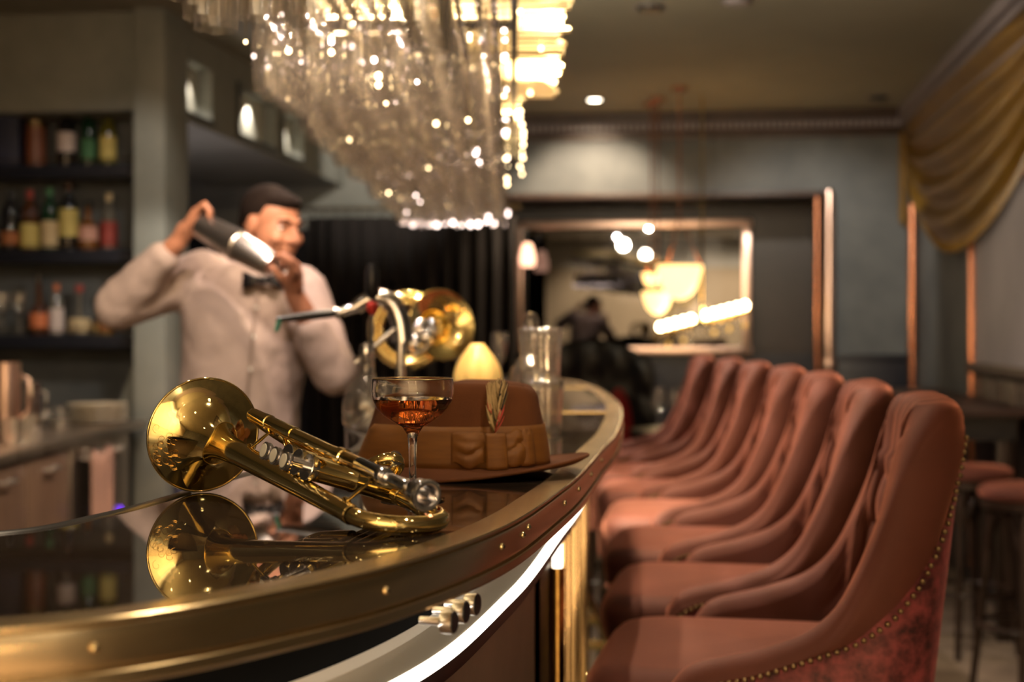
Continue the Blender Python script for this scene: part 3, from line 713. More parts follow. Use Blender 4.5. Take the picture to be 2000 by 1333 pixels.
# ================================================================== BAR CHAIRS
def chair_proto(loc, label):
    t = thing('bar_chair', label, 'bar chair', loc, 0, 'velvet chairs along the bar')
    # seat cushion (rounded box swept), chair faces -x
    def fseat(u, v):
        a = 2*PI*u; ca, sa = math.cos(a), math.sin(a); e = .32
        x = -.035+.235*abs(ca)**e*math.copysign(1, ca); y = .232*abs(sa)**e*math.copysign(1, sa)
        # v: 0 bottom, 1 top centre
        if v < .55: k = v/.55; r = .93+.07*math.sin(k*PI/2); z = .685+.085*k
        else:
            k = (v-.55)/.45; r = 1-.13*k**.0*0-(k**1.6)*.999; z = .77+.030*math.sin(min(1, k*3.2)*PI/2)+.010*(1-r)
        return Vector((-.035+(x+.035)*r, y*r, z))
    MB().grid(fseat, 64, 26, cu=True).build('seat_cushion', M['velvet'], t, local=True)
    MB().grid(lambda u, v: (lambda a: Vector((-.03+.228*abs(math.cos(a))**.3*math.copysign(1, math.cos(a)), .224*abs(math.sin(a))**.3*math.copysign(1, math.sin(a)), lerp(.60, .69, v))))(2*PI*u), 56, 3, cu=True).build('seat_rail', M['velvet'], t, local=True)
    # shell: U shaped plan; q in [0,1] from front of near arm round the back to front of far arm
    plan = spline([(-.135, -.252, 0), (-.06, -.254, 0), (.02, -.256, 0), (.10, -.256, 0), (.150, -.250, 0), (.190, -.222, 0), (.204, -.17, 0), (.208, -.09, 0), (.209, 0, 0), (.208, .09, 0), (.204, .17, 0), (.190, .222, 0), (.150, .250, 0), (.10, .256, 0), (.02, .256, 0), (-.06, .254, 0), (-.135, .252, 0)], 300)
    plan = resample(plan, 141); N = 141
    L = [0]
    for a, b in zip(plan, plan[1:]): L.append(L[-1]+(b-a).length)
    Lt = L[-1]
    def topz(i):
        p = plan[i]
        if abs(p.y) > .15 or p.x < .18:
            # by distance from the arm front
            d = min(L[i], Lt-L[i])
            return interp(d, [0, .015, .05, .12, .18, .215, .238, .255, .272, .292, .32, .40], [.790, .818, .832, .848, .872, .905, .955, 1.04, 1.125, 1.170, 1.192, 1.198])
        return 1.198
    tz = np.array([topz(i) for i in range(N)])
    for _ in range(4): tz[1:-1] = (tz[:-2]+2*tz[1:-1]+tz[2:])/4
    nrm = []
    for i in range(N):
        a = plan[max(i-1, 0)]; b = plan[min(i+1, N-1)]; t_ = (b-a).normalized(); nrm.append(Vector((t_.y, -t_.x, 0)))   # outward
    def lean(z, i):
        p = plan[i]; w_ = min(1, max(0, (p.x-.0)/.12)); return Vector((.12*max(0, z-.72)*w_, 0, 0))
    def ins(i, z):      # tufted bulge of the inner face
        d = L[i]-Lt/2; dd = abs(d)
        if dd > .37: return .0
        fade = min(1, (.37-dd)/.07)*min(1, max(0, (z-.80)/.05))
        su, sz, z0 = .105, .155, 1.095
        if z > z0:
            return fade*.017*(abs(math.cos(PI*d/su))**.55)
        a = (d/su+(z-z0)/sz); b = (d/su-(z-z0)/sz)
        h = abs(math.cos(PI*a/1.0))**.5*abs(math.cos(PI*b/1.0))**.5
        return fade*.024*h
    inner_rows, outer_rows, low_rows = 44, 22, 10
    nz = []
    for i in range(N):
        d = min(L[i], Lt-L[i]); nz.append(min(tz[i]-.034, interp(d, [0, .05, .12, .18, .24, .28, .32, .345, .37, .5], [.76, .798, .814, .838, .865, .90, .97, 1.06, 1.155, 1.164])))
    for _ in range(3): nz[1:-1] = [(nz[k-1]+2*nz[k]+nz[k+1])/4 for k in range(1, N-1)]
    def section(i):
        z0, z1 = .66, tz[i]; rr = .034 if z1 > 1.0 else .026
        rr = min(rr, (z1-z0)*.3)
        pts = []
        th = .020
        for k in range(outer_rows):                          # outer face, bottom to top
            if k < low_rows: z = lerp(z0, nz[i], k/(low_rows-1)); pts.append((th, z))
            else:
                f_ = (k-low_rows+1)/(outer_rows-low_rows); z = lerp(nz[i], z1-rr, f_); pts.append((th+.008*math.sin(PI*min(1, f_*1.0))*min(1, (z1-rr-nz[i])/.05), z))
        for k in range(1, 12):                                # roll over the top, slightly proud outside
            a = PI*k/12; pts.append((rr*math.cos(a)*.95-(rr*.95-th)*(1 if a < PI/2 else 1)+0*rr, z1-rr+rr*math.sin(a)))
        e_ = pts[-1][0]
        for k in range(inner_rows):
            z = lerp(z1-rr, z0, k/(inner_rows-1)); pts.append((e_-.003, z))
        return pts
    secs = [section(i) for i in range(N)]; m_ = len(secs[0])
    Vo = []; 
    ctr = outer_rows+5
    for i in range(N):
        endf = min(1, min(L[i], Lt-L[i])/.02)                 # pinch the arm fronts to a rounded nose
        for k, (o, z) in enumerate(secs[i]):
            off = o
            if k > outer_rows+6: off = o-ins(i, z)*(1 if k < m_-2 else 0)
            elif k > outer_rows: off = o; z2 = z
            if outer_rows < k <= outer_rows+11 and tz[i] > 1.1:
                z = z+.006*(abs(math.cos(PI*(L[i]-Lt/2)/.105))**.6-.6)*math.sin(PI*(k-outer_rows)/12)
            mid = -.010; off = mid+(off-mid)*(.55+.45*endf**.5)
            pp_ = plan[i]+nrm[i]*off+lean(z, i)+Vector((0, 0, z-plan[i].z)); pp_.y *= 1-.10*max(0, min(1, (z-.86)/.33)); Vo.append(pp_)
    # inner upholstery + roll in rust velvet, outer shell in crushed velvet
    k0 = low_rows-1
    F = [(i*m_+k, (i+1)*m_+k, (i+1)*m_+k+1, i*m_+k+1) for i in range(N-1) for k in range(k0, m_-1)]
    F += [tuple(k for k in range(k0, m_)), tuple((N-1)*m_+k for k in range(m_-1, k0-1, -1))]
    b = MB(); b.V = [tuple(v) for v in Vo]; b.F = F
    back = b.build('backrest', M['velvet'], t, local=True)
    F2 = [(i*m_+k, (i+1)*m_+k, (i+1)*m_+k+1, i*m_+k+1) for i in range(N-1) for k in range(0, k0+1)]
    b = MB(); b.V = [tuple(v+nrm[j//m_]*.002) for j, v in enumerate(Vo)]; b.F = F2
    b.build('outer_back', M['crushed'], t, local=True, label='crushed wine velvet outer back')
    # nail trim along the outer edge, below the roll
    nb = MB(); step = .011; s = .012
    while s < Lt-.012:
        i = int(np.searchsorted(L, s))-1; i = max(0, min(N-2, i)); f_ = (s-L[i])/(L[i+1]-L[i])
        p = plan[i].lerp(plan[i+1], f_); z = lerp(nz[i], nz[i+1], f_)
        if z < 1.15:
            nb.ell(p+nrm[i]*.0245+lean(z, i)+Vector((0, 0, z)), (.0042, .0042, .0042), n=6, m=4)
            ds = math.hypot(1, (nz[min(i+2, N-1)]-nz[max(i-1, 0)])/(L[min(i+2, N-1)]-L[max(i-1, 0)])); s += step/ds
        else: s += .003
    nb.build('nail_trim', M['nail'], t, local=True, kind='stuff')
    # buttons
    bt = MB()
    for d in (-.21, -.105, 0, .105, .21):
        for r_, z in enumerate((1.095-.0775, 1.095-.2325)):
            pass
    for zr in range(3):
        z = 1.095-.0775-.0775*zr
        for q in range(-2, 3):
            d = (q+(0 if zr % 2 else .5))*.105
            if abs(d) > .27: continue
            i = int(np.searchsorted(L, Lt/2+d))-1
            bt = MB().ell(plan[i]-nrm[i]*.048+lean(z, i)+Vector((0, 0, z)), (.008, .008, .008), n=8, m=6).build('tuft_button', M['velvet'], t, local=True)
    for sx in (-.20, .16):
        for sy in (-.19, .19):
            MB().tube([(sx, sy, .62), (sx*1.05, sy*1.04, .3), (sx*1.12, sy*1.1, 0)], [.022, .018, .013], 10).build('leg', M['darkwood'], t, local=True)
    for a, b_ in (((-.215, -.2, .27), (-.215, .2, .27)), ((.17, -.2, .27), (.17, .2, .27)), ((-.21, -.2, .32), (.17, -.2, .32)), ((-.21, .2, .32), (.17, .2, .32))):
        MB().tube([a, b_], .010, 8).build('stretcher', M['darkwood'], t, local=True)
    return t
# (x of the seat centre, distance, turn, label)
BC = [(.405, 2.24, -.20, 'rust velvet tufted bar chair nearest the viewer with crushed wine outer back'),
      (.460, 2.82, -.18, 'tufted rust velvet bar chair second from the near end of the row'),
      (.498, 3.39, -.155, 'tufted rust velvet bar chair third from the near end of the row'),
      (.530, 3.97, -.13, 'rust velvet bar chair in the very middle of the row of seven'),
      (.540, 4.54, -.115, 'rust velvet bar chair third from the far end of the row'),
      (.546, 5.11, -.10, 'rust velvet bar chair second from the far end of the row'),
      (.523, 5.68, -.085, 'rust velvet bar chair at the far end of the row')]
c0 = chair_proto((BC[0][0], BC[0][1], 0), BC[0][3]); c0.rotation_euler.z = BC[0][2]
for x, y, rz, lb in BC[1:]: dup(c0, (x, y, 0), rz, lb)

# ================================================================== HANGING GLASS RACK
RZ = 2.0
rk = thing('glass_rack', 'long brass and black rack of hanging glasses above the bar', 'glass rack', (-.22, 4.2, RZ))
for x in (-.47, -.235, .005):
    MB().box((x-.008, 1.9, RZ-.004), (x+.008, 6.15, RZ+.018)).build('side_rail', M['black'], rk, bevel=.002)
for y in (1.95, 3.4, 4.9, 6.12):
    MB().box((-.478, y-.01, RZ+.018), (.013, y+.01, RZ+.034)).build('cross_rail', M['black'], rk)
    for x in (-.44, -.03): MB().tube([(x, y, RZ+.03), (x, y, CH)], .005, 8).build('suspension_rod', M['brass_dark'], rk)
random.seed(5)
k = 0; y = 2.9
while y < 6.1:
    xe = .02+(.125 if y < 4.55 else .025)*random.uniform(.78, 1.0) if y < 4.6 else .03
    for layer in (0, 1, 2):
        z = RZ+.042+layer*.034
        MB().tube([(-.46, y+layer*.02, z), (xe-(.025*layer*random.random()), y+layer*.02, z)], .0066, 8).build('brass_rod', M['rod'], rk)
    y += .062 if y < 4.6 else .12
gl_label = 'clear stemmed glass hanging upside down in the rack above the bar'
gprof = [(.0001, 0), (.030, -.001), (.031, -.003), (.010, -.007), (.0042, -.014), (.0036, -.06), (.0042, -.085), (.012, -.098), (.027, -.115), (.035, -.145), (.036, -.175), (.0325, -.215), (.0318, -.235)]
g0 = MB().shell(gprof, n=20).build('wine_glass', thin)
tag(g0, gl_label, 'wine glass', 'glasses hanging in the rack'); g0.location = (-.44, 1.955, RZ-.012)
for c in range(6):
    for e_ in (-.016, .016): MB().box((-.44+c*.077+e_-.006, 1.9, RZ-.012), (-.44+c*.077+e_+.006, 6.12, RZ-.004)).build('hanger_rail', M['black'], rk)
cnt = 1
yy = 2.035; row = 0
while yy < 6.05 and cnt < 298:
    for c in range(6):
        x = -.44+c*.077
        if yy < 2.9 and c > 4: continue
        if random.random() < .04 and cnt > 3: continue
        if 2.12 < yy < 2.56 and c < 4: continue
        g = g0.copy(); COL.objects.link(g); g.location = (x, yy+random.uniform(-.002, .002), RZ-.012)
        s_ = random.choice((.92, .96, 1.0)); g.scale = (s_, s_, random.choice((.97, 1.04, 1.08)))
        cnt += 1
        if cnt >= 298: break
    yy += .080; row += 1
# glowing beads added on thin wires to stand in for glints on the glasses
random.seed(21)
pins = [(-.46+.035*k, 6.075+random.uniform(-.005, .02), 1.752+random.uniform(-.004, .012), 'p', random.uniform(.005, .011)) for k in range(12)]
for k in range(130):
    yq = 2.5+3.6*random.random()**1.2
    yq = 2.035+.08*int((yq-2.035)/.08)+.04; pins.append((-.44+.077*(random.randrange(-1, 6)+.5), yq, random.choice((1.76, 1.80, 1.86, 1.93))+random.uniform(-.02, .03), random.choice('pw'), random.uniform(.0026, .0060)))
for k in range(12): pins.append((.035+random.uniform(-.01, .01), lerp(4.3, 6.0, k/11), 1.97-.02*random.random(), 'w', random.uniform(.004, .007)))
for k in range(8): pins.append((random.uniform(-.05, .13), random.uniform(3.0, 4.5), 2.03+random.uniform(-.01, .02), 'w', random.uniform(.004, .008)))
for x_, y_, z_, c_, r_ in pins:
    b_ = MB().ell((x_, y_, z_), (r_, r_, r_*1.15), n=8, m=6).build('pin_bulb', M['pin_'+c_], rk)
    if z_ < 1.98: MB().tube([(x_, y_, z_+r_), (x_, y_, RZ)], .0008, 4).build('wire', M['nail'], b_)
for k_ in range(0): pass

# ================================================================== BARTENDER
def remesh(mb, name, vox, smooth, m, parent=None, disp=0):
    me = bpy.data.meshes.new(name); me.from_pydata([tuple(v) for v in mb.V], [], mb.F)
    o = bpy.data.objects.new(name+'_tmp', me); COL.objects.link(o)
    r = o.modifiers.new('r', 'REMESH'); r.mode = 'VOXEL'; r.voxel_size = vox; r.adaptivity = 0
    if smooth: s = o.modifiers.new('s', 'SMOOTH'); s.factor = .5; s.iterations = smooth
    if disp:
        tx = bpy.data.textures.new('folds', 'CLOUDS'); tx.noise_scale = .09
        d_ = o.modifiers.new('d', 'DISPLACE'); d_.texture = tx; d_.strength = disp; d_.mid_level = .5
    dg = bpy.context.evaluated_depsgraph_get(); ev = o.evaluated_get(dg); me2 = bpy.data.meshes.new_from_object(ev)
    bpy.data.objects.remove(o); me2.name = name; me2.materials.clear(); me2.materials.append(m)
    me2.polygons.foreach_set('use_smooth', [True]*len(me2.polygons))
    if parent is not None:
        L = Vector(parent['o']); me2.transform(Matrix.Translation(-L))
    o = bpy.data.objects.new(name, me2); COL.objects.link(o)
    if parent is not None: o.parent = parent; o['o'] = parent['o']
    return o
def cap(mb, p, r0, q, r1):
    p, q = Vector(p), Vector(q); n_ = 8; P = []; rs = []
    ax = (q-p).normalized()
    for k in range(5): th = PI/2*(1-k/4); P.append(p-ax*r0*math.sin(th)); rs.append(max(1e-4, r0*math.cos(th)))
    for k in range(1, 6): P.append(p.lerp(q, k/6)); rs.append(lerp(r0, r1, k/6))
    for k in range(5): th = PI/2*k/4; P.append(q+ax*r1*math.sin(th)); rs.append(max(1e-4, r1*math.cos(th)))
    mb.tube(P, rs, 16)
PL = (-.76, 4.05, 0)
pn = thing('person', 'bartender in white shirt shaking a metal shaker beside his head', 'person', PL)
shR, elR, wrR = Vector((-.885, 4.06, 1.455)), Vector((-1.09, 3.93, 1.365)), Vector((-.905, 3.85, 1.535))
shL, elL, wrL = Vector((-.595, 3.99, 1.41)), Vector((-.478, 3.84, 1.185)), Vector((-.575, 3.735, 1.40))
neck = Vector((-.715, 4.03, 1.46)); hc = Vector((-.665, 3.965, 1.590))
fwd = Vector((.74, -.62, -.22)).normalized(); rt = fwd.cross(Vector((0, 0, 1))).normalized(); up = rt.cross(fwd)
HM = Matrix((rt, fwd, up)).transposed()       # local x=right, y=forward, z=up
def H(x, y, z): return hc+HM @ Vector((x, y, z))
TS_ = [(1.475, -.735, 4.035, .085, .065), (1.455, -.737, 4.037, .130, .085), (1.42, -.74, 4.04, .168, .100), (1.36, -.745, 4.04, .178, .110), (1.24, -.755, 4.05, .168, .114), (1.12, -.775, 4.06, .156, .108), (1.0, -.785, 4.07, .156, .108), (.92, -.785, 4.07, .164, .110), (.86, -.785, 4.07, .150, .105)]
def torso(mb, e=0):
    zs = [t_[0] for t_ in TS_][::-1]
    def g(z, k): return interp(z, zs, [t_[k] for t_ in TS_][::-1])
    V = []; F = []; nz_ = 30; na = 40
    for i in range(nz_):
        z = lerp(.86-e*.5, 1.475+e*.5, i/(nz_-1)); zc = min(1.475, max(.86, z))
        for k in range(na):
            a = 2*PI*k/na; V.append((g(zc, 1)+(g(zc, 3)+e)*math.cos(a), g(zc, 2)+(g(zc, 4)+e)*math.sin(a), z))
    for i in range(nz_-1):
        for k in range(na): k2 = (k+1) % na; F.append((i*na+k, i*na+k2, (i+1)*na+k2, (i+1)*na+k))
    F += [tuple(reversed(range(na))), tuple((nz_-1)*na+k for k in range(na))]
    mb.add(V, F)
    cap(mb, shR+Vector((.03, 0, -.01)), .055+e, shL+Vector((-.03, 0, -.01)), .055+e)
def hand(mb, wrist, palm, fdir, curl, across, thumbd):
    """wrist->palm, five fingers leaving the palm end, curling towards 'curl'"""
    cap(mb, wrist, .023, wrist.lerp(palm, .5), .026)
    for k in (-1, 0, 1): cap(mb, wrist.lerp(palm, .45)+across*.016*k, .015, palm+across*.022*k+fdir*.012, .0145)
    for k, ln in ((-1.5, .062), (-.5, .072), (.5, .076), (1.5, .068)):
        a = palm+across*.0185*k+fdir*.018; b = a+(fdir*.85+curl*.3).normalized()*ln*.42
        c = b+(fdir*.35+curl*.9).normalized()*ln*.33; d = c+(curl*.9-fdir*.45).normalized()*ln*.28
        cap(mb, a, .0098, b, .0090); cap(mb, b, .0090, c, .0082); cap(mb, c, .0082, d, .0072)
    a = wrist.lerp(palm, .35)+thumbd*.024; b = a+(thumbd*.7+fdir*.6).normalized()*.034; c = b+(fdir*.6+curl*.7).normalized()*.030
    cap(mb, a, .0125, b, .0110); cap(mb, b, .0110, c, .0090)
mb = MB(); torso(mb)
for c_, r_ in ():
    pass
mb.ell((-.785, 4.07, .92), (.155, .11, .11), n=24, m=14)
for s_ in (-1, 1):
    hp = Vector((-.785+.085*s_, 4.07, .88)); kn = Vector((-.785+.10*s_, 4.05, .48)); an = Vector((-.785+.11*s_, 4.08, .09))
    cap(mb, hp, .088, kn, .056); cap(mb, kn, .056, an, .038); cap(mb, an, .038, an+Vector((.02, -.13, -.04)), .032)
cap(mb, shR, .052, elR, .041); cap(mb, elR, .040, wrR, .026); cap(mb, shL, .052, elL, .041); cap(mb, elL, .040, wrL, .026)
cap(mb, neck-Vector((0, 0, .03)), .062, H(0, -.02, -.06), .055)
# head: skull, face, jaw, brow, cheek, nose, lips, ears
mb.ell(H(0, -.018, .022), (.073, .090, .086), HM, 24, 16); mb.ell(H(0, .020, -.025), (.062, .066, .090), HM, 24, 16)
mb.ell(H(0, .045, -.085), (.034, .034, .026), HM); mb.ell(H(0, .078, .022), (.045, .012, .010), HM)
for s_ in (-1, 1):
    mb.ell(H(.034*s_, .062, -.028), (.022, .020, .020), HM); mb.ell(H(.074*s_, -.008, -.008), (.008, .020, .032), HM)
    mb.ell(H(.012*s_, .090, -.030), (.009, .010, .008), HM)
cap(mb, H(0, .082, .012), .008, H(0, .103, -.026), .012)
mb.ell(H(0, .083, -.052), (.022, .010, .006), HM); mb.ell(H(0, .081, -.062), (.018, .010, .007), HM)
# hands on the shaker
s0, s1 = Vector((-.835, 3.815, 1.580)), Vector((-.605, 3.705, 1.455)); sax = (s1-s0).normalized()
pR = s0+Vector((-.012, .012, .036)); pL = s1+Vector((.042, -.008, -.012))
hand(mb, wrR, wrR.lerp(pR, .82), (pR-wrR).normalized(), Vector((.3, -.2, -.9)).normalized(), Vector((.2, -.95, .1)).normalized(), Vector((.5, -.4, .3)).normalized())
hand(mb, wrL, wrL.lerp(pL, .85), (pL-wrL).normalized(), Vector((-.85, .1, .3)).normalized(), Vector((-.2, -.95, .1)).normalized(), Vector((-.6, -.5, .2)).normalized())
body = remesh(mb, 'body', .0048, 5, M['skin'], pn)
mb = MB(); torso(mb, .016)
cap(mb, shR, .074, elR, .066); cap(mb, elR, .066, elR.lerp(wrR, .75), .048); cap(mb, shL, .074, elL, .064); cap(mb, elL, .064, elL.lerp(wrL, .55), .048)
mb.ell((-.785, 4.07, .93), (.172, .122, .10), n=24, m=14)
shirt = remesh(mb, 'shirt', .009, 6, M['shirt'], pn, disp=.016)
mb = MB(); mb.tube([neck+Vector((.075*math.cos(a)*.95, .066*math.sin(a), .012*math.sin(a)+.004)) for a in [2*PI*k/32 for k in range(32)]], .014, 8, closed=True, flat=1.6); mb.build('collar', M['shirt'], pn)
# placket with buttons
mb = MB(); mb.tube([(-.70, 3.925, 1.40), (-.715, 3.915, 1.28), (-.735, 3.93, 1.1), (-.75, 3.94, .95)], .012, 8, flat=.3); pk = mb.build('placket', M['shirt'], pn)
for p in ((-.705, 3.915, 1.36), (-.712, 3.912, 1.28), (-.722, 3.918, 1.19), (-.735, 3.925, 1.10)):
    MB().lathe([(.006, 0), (.005, .003), (.0001, .003)], p, (0.1, -1, 0), 10).build('button', M['pearl'], pk)
# bow tie
mb = MB(); cN = Vector((-.685, 3.915, 1.435))
for s_ in (-1, 1): mb.grid(lambda u, v, s_=s_: cN+Vector((s_*.055*u, -.008*math.sin(PI*u), (v-.5)*(.014+.036*u))), 8, 5)
mb.ell(cN+Vector((0, -.006, 0)), (.009, .007, .011)); mb.build('bow_tie', M['black'], pn, solid=.006)
mb = MB(); mb.ell((-.785, 4.07, .90), (.166, .120, .10), n=24, m=14)
for s_ in (-1, 1):
    hp = Vector((-.785+.085*s_, 4.07, .86)); kn = Vector((-.785+.10*s_, 4.05, .48)); an = Vector((-.785+.11*s_, 4.08, .10))
    cap(mb, hp, .100, kn, .070); cap(mb, kn, .070, an, .062)
remesh(mb, 'trousers', .010, 4, M['trouser'], pn)
for s_ in (-1, 1): MB().ell((-.785+.115*s_, 4.02, .045), (.048, .13, .045)).build('shoe', M['black'], pn)
# hair: a cap over the skull plus short sideburns and stubble beard, eyes, brows
mb = MB(); mb.ell(H(0, -.028, .034), (.078, .090, .078), HM, 26, 18); mb.ell(H(0, .024, .072), (.056, .050, .026), HM); mb.ell(H(0, -.07, 0), (.064, .040, .062), HM)
hair = remesh(mb, 'hair', .007, 2, M['hair'], pn, disp=.006)
for s_ in (-1, 1):
    MB().ell(H(.029*s_, .0640, .004), (.0100, .0110, .0065), HM, 14, 10).build('eyeball', M['white'], pn)
    MB().ell(H(.0295*s_, .0765, .002), (.005, .003, .005), HM, 10, 8).build('iris', M['black'], pn)
    MB().tube([H(.012*s_, .088, .022), H(.030*s_, .084, .028), H(.048*s_, .068, .022)], [.003, .0042, .002], 8).build('eyebrow', M['hair'], pn)
# shaker held in the hands
skr = thing('cocktail_shaker', 'polished metal shaker held slantwise in both hands of the bartender', 'cocktail shaker', tuple(s0))
MB().lathe([(.030, 0), (.034, .004), (.043, .135), (.045, .140), (.043, .144)], s0, sax, 32).build('large_tin', M['steel_light'], skr)
MB().lathe([(.041, .138), (.036, .235), (.030, .258), (.020, .262)], s0, sax, 32).build('small_tin', M['steel_light'], skr)

# ================================================================== ON THE FAR COUNTER
def at(px, d, z=CT): return ((px-1000)/2778*d, d, z)
# tap with swing arm
t = thing('swing_tap', 'chrome tap with a long black handled arm behind the coupe glass', 'tap', at(783, 2.72))
x, y, z = at(783, 2.72)
MB().lathe([(.030, 0), (.030, .006), (.018, .012), (.012, .02)], (x, y, z), n=24).build('base', M['chrome'], t)
MB().tube([(x, y, CT+.01), (x, y, CT+.165)], .0085, 16).build('column', M['chrome'], t)
arc = [(x+.004, y, CT+.155), (x, y, CT+.19), (x-.012, y, CT+.222), (x-.035, y, CT+.240), (x-.062, y, CT+.236), (x-.085, y, CT+.222)]
MB().tube(spline(arc, 20), [.021-.006*abs(k/19) for k in range(20)], 18).build('elbow', M['chrome'], t)
MB().tube([(x-.08, y, CT+.224), (x-.115, y, CT+.212), (x-.125, y, CT+.210)], [.012, .009, .013], 14).build('swivel', M['chrome'], t)
MB().tube([(x-.12, y, CT+.211), (x-.17, y-.01, CT+.206), (x-.235, y-.02, CT+.198)], [.008, .0095, .006], 14).build('handle', M['black'], t)
MB().tube([(x-.228, y-.02, CT+.200), (x-.235, y-.02, CT+.175)], [.006, .004], 10).build('tip', M['green_rubber'], t)
MB().tube([(x-.01, y-.02, CT+.18), (x-.085, y-.025, CT+.115)], .006, 10).build('spout', M['chrome'], t)
# decanter with bar spoon
cx, cy, _ = at(716, 2.55)
t = thing('glass_carafe', 'round clear glass carafe behind the left side of the hat', 'carafe', (cx, cy, CT))
MB().shell([(.0001, .002), (.036, .002), (.042, .010), (.043, .045), (.036, .075), (.018, .092), (.013, .105), (.014, .125), (.018, .132)], n=32).build('body', thin2, t, local=True)
MB().lathe([(.0001, .004), (.038, .005), (.040, .012), (.041, .030), (.0001, .030)], n=32).build('water', thin2, t, local=True)
MB().lathe([(.009, .118), (.011, .128), (.013, .140), (.010, .152), (.0001, .156)], n=20).build('stopper', M['chrome'], t, local=True)
t = thing('bar_spoon', 'slim dark bar spoon with red tip standing up by the carafe', 'bar spoon', (cx+.004, cy+.06, CT))
MB().tube([(0, 0, .001), (0, 0, .24)], .0035, 8).build('shaft', M['silver'], t, local=True)
MB().lathe([(.003, .205), (.010, .214), (.010, .226), (.003, .233)], n=12).build('collar', M['redplastic'], t, local=True)
MB().lathe([(.006, .235), (.013, .245), (.013, .285), (.009, .30), (.0001, .30)], n=12).build('grip', M['black'], t, local=True)
MB().lathe([(.014, 0), (.012, .006), (.0035, .009)], n=12).build('muddler', M['silver'], t, local=True)
# french horn
d = 3.35; bx, by, bz = at(805, d)
t = thing('brass_horn', 'coiled brass horn standing on the counter behind the tap', 'brass horn', (bx, by, CT))
def CC(px, py, dd=d): return Vector(((px-1000)/2778*dd, dd, CZ+(645-py)/2778*dd))
c = CC(795, 645); mb = MB()
for rr, dy, tr_ in ((.078, 0, .008), (.066, .018, .007), (.086, .03, .009)):
    MB().tube([c+Vector((rr*math.cos(a), dy, rr*math.sin(a))) for a in [2*PI*k/48 for k in range(48)]], tr_, 12, closed=True).build('coil', M['brass'], t)
MB().shell([(.010, -.10), (.014, -.07), (.022, -.045), (.036, -.022), (.056, -.006), (.082, .004), (.084, .003), (.084, .001), (.057, -.010), (.037, -.026), (.020, -.05)], CC(862, 635, 3.30), (.45, -.85, .15), 48).build('horn_bell', M['brass'], t)
for k, (px, py) in enumerate(((822, 640), (835, 655), (812, 668))):
    MB().lathe([(.0001, -.01), (.016, -.009), (.017, .012), (.010, .016), (.0001, .016)], CC(px, py, 3.20), (.2, -1, .3), 20).build('rotary_valve', M['silver'], t)
MB().tube(spline([CC(840, 625, 3.2), CC(848, 645, 3.19), CC(838, 672, 3.2), CC(812, 690, 3.21), CC(800, 676, 3.2)], 16), .007, 12).build('valve_tubing', M['silver'], t)
MB().box((c.x-.06, c.y-.03, CT+.001), (c.x+.06, c.y+.05, CT+.018)).build('stand', M['black'], t, bevel=.004)
MB().tube([(c.x, c.y+.02, CT+.015), (c.x, c.y+.02, c.z-.08)], .008, 10).build('stand_post', M['black'], t)
# amber lamp
x, y, _ = at(932, 3.05)
t = thing('amber_table_lamp', 'small glowing amber glass lamp with scalloped shade behind the hat', 'lamp', (x, y, CT))
MB().lathe([(.035, 0), (.035, .005), (.010, .012), (.006, .03), (.006, .09)], n=24).build('base', M['brass_dark'], t, local=True)
mb = MB()
def fs(u, v):
    a = 2*PI*u; r = .008+.036*math.sin(PI*(.04+.60*v)); r *= 1+.22*abs(math.cos(3.5*a))*v
    return Vector((r*math.cos(a), r*math.sin(a), .148-.085*v))
mb.grid(fs, 56, 14, cu=True); mb.build('shade', M['amber_lit'], t, local=True, solid=.002)
MB().ell((0, 0, .095), (.010, .010, .014), n=12, m=8).build('bulb', M['bulb'], t, local=True)
light('lamp_glow', 'POINT', (x, y, CT+.10), .5, WARM, .015)
# tumblers, decanter, tray
def tumbler(loc, label, r=.036, h=.090, tilt=0):
    t = thing('cut_tumbler', label, 'tumbler', loc, 0, 'cut glass tumblers on the far counter')
    def f(u, v):
        a = 2*PI*u; rr = r*(.86+.14*v)*(1+.07*abs(math.sin(7*a))+.02*math.sin(v*28))
        return Vector((rr*math.cos(a), rr*math.sin(a), .001+h*v))
    mb = MB(); mb.grid(f, 72, 6, cu=True); mb.build('wall', cutg, t, local=True, solid=.002)
    MB().lathe([(.0001, 0), (r*.84, 0), (r*.86, .010), (.0001, .012)], n=24).build('foot', M['glass'], t, local=True)
x, y, _ = at(1058, 2.46)
tumbler((x, y, CT), 'cut glass tumbler at the bottom of the stack right of the hat')
tumbler((x-.002, y, CT+.092), 'cut glass tumbler on top of the stack right of the hat')
x, y, _ = at(1036, 2.80)
t = thing('crystal_decanter', 'tall crystal decanter with bright stopper behind the tumbler stack', 'decanter', (x, y, CT))
MB().grid(lambda u, v: (lambda a, r, z: Vector((r*(1+.03*abs(math.sin(8*a)))*math.cos(a), r*(1+.03*abs(math.sin(8*a)))*math.sin(a), z)))(2*PI*u, interp(v, [0, .05, .3, .6, .72, .8, .95, 1], [.034, .038, .039, .037, .024, .014, .013, .018]), .002+.165*v), 64, 24, cu=True).build('body', cutg, t, local=True)
MB().lathe([(.008, .155), (.010, .170), (.016, .180), (.018, .195), (.012, .210), (.0001, .214)], n=12).build('stopper', thin2, t, local=True)
light('crystal_spot', 'SPOT', (.05, 2.2, 2.65), 150, WARM2, .02, (.045, 2.65, CT+.1), 16)  # narrow unseen spot added to brighten the cut glass
x, y, _ = at(940, 4.7)
t = thing('serving_tray', 'bright round silver tray at the far end of the counter', 'tray', (x, y, CT))
MB().lathe([(.0001, .002), (.085, .002), (.10, .010), (.102, .011), (.086, .0), (.0001, .0)], n=40).build('plate', M['chrome'], t, local=True)
MB().tube([(.1*math.cos(2*PI*k/40), .1*math.sin(2*PI*k/40), .011) for k in range(40)], .003, 8, closed=True).build('rim', M['chrome'], t, local=True)
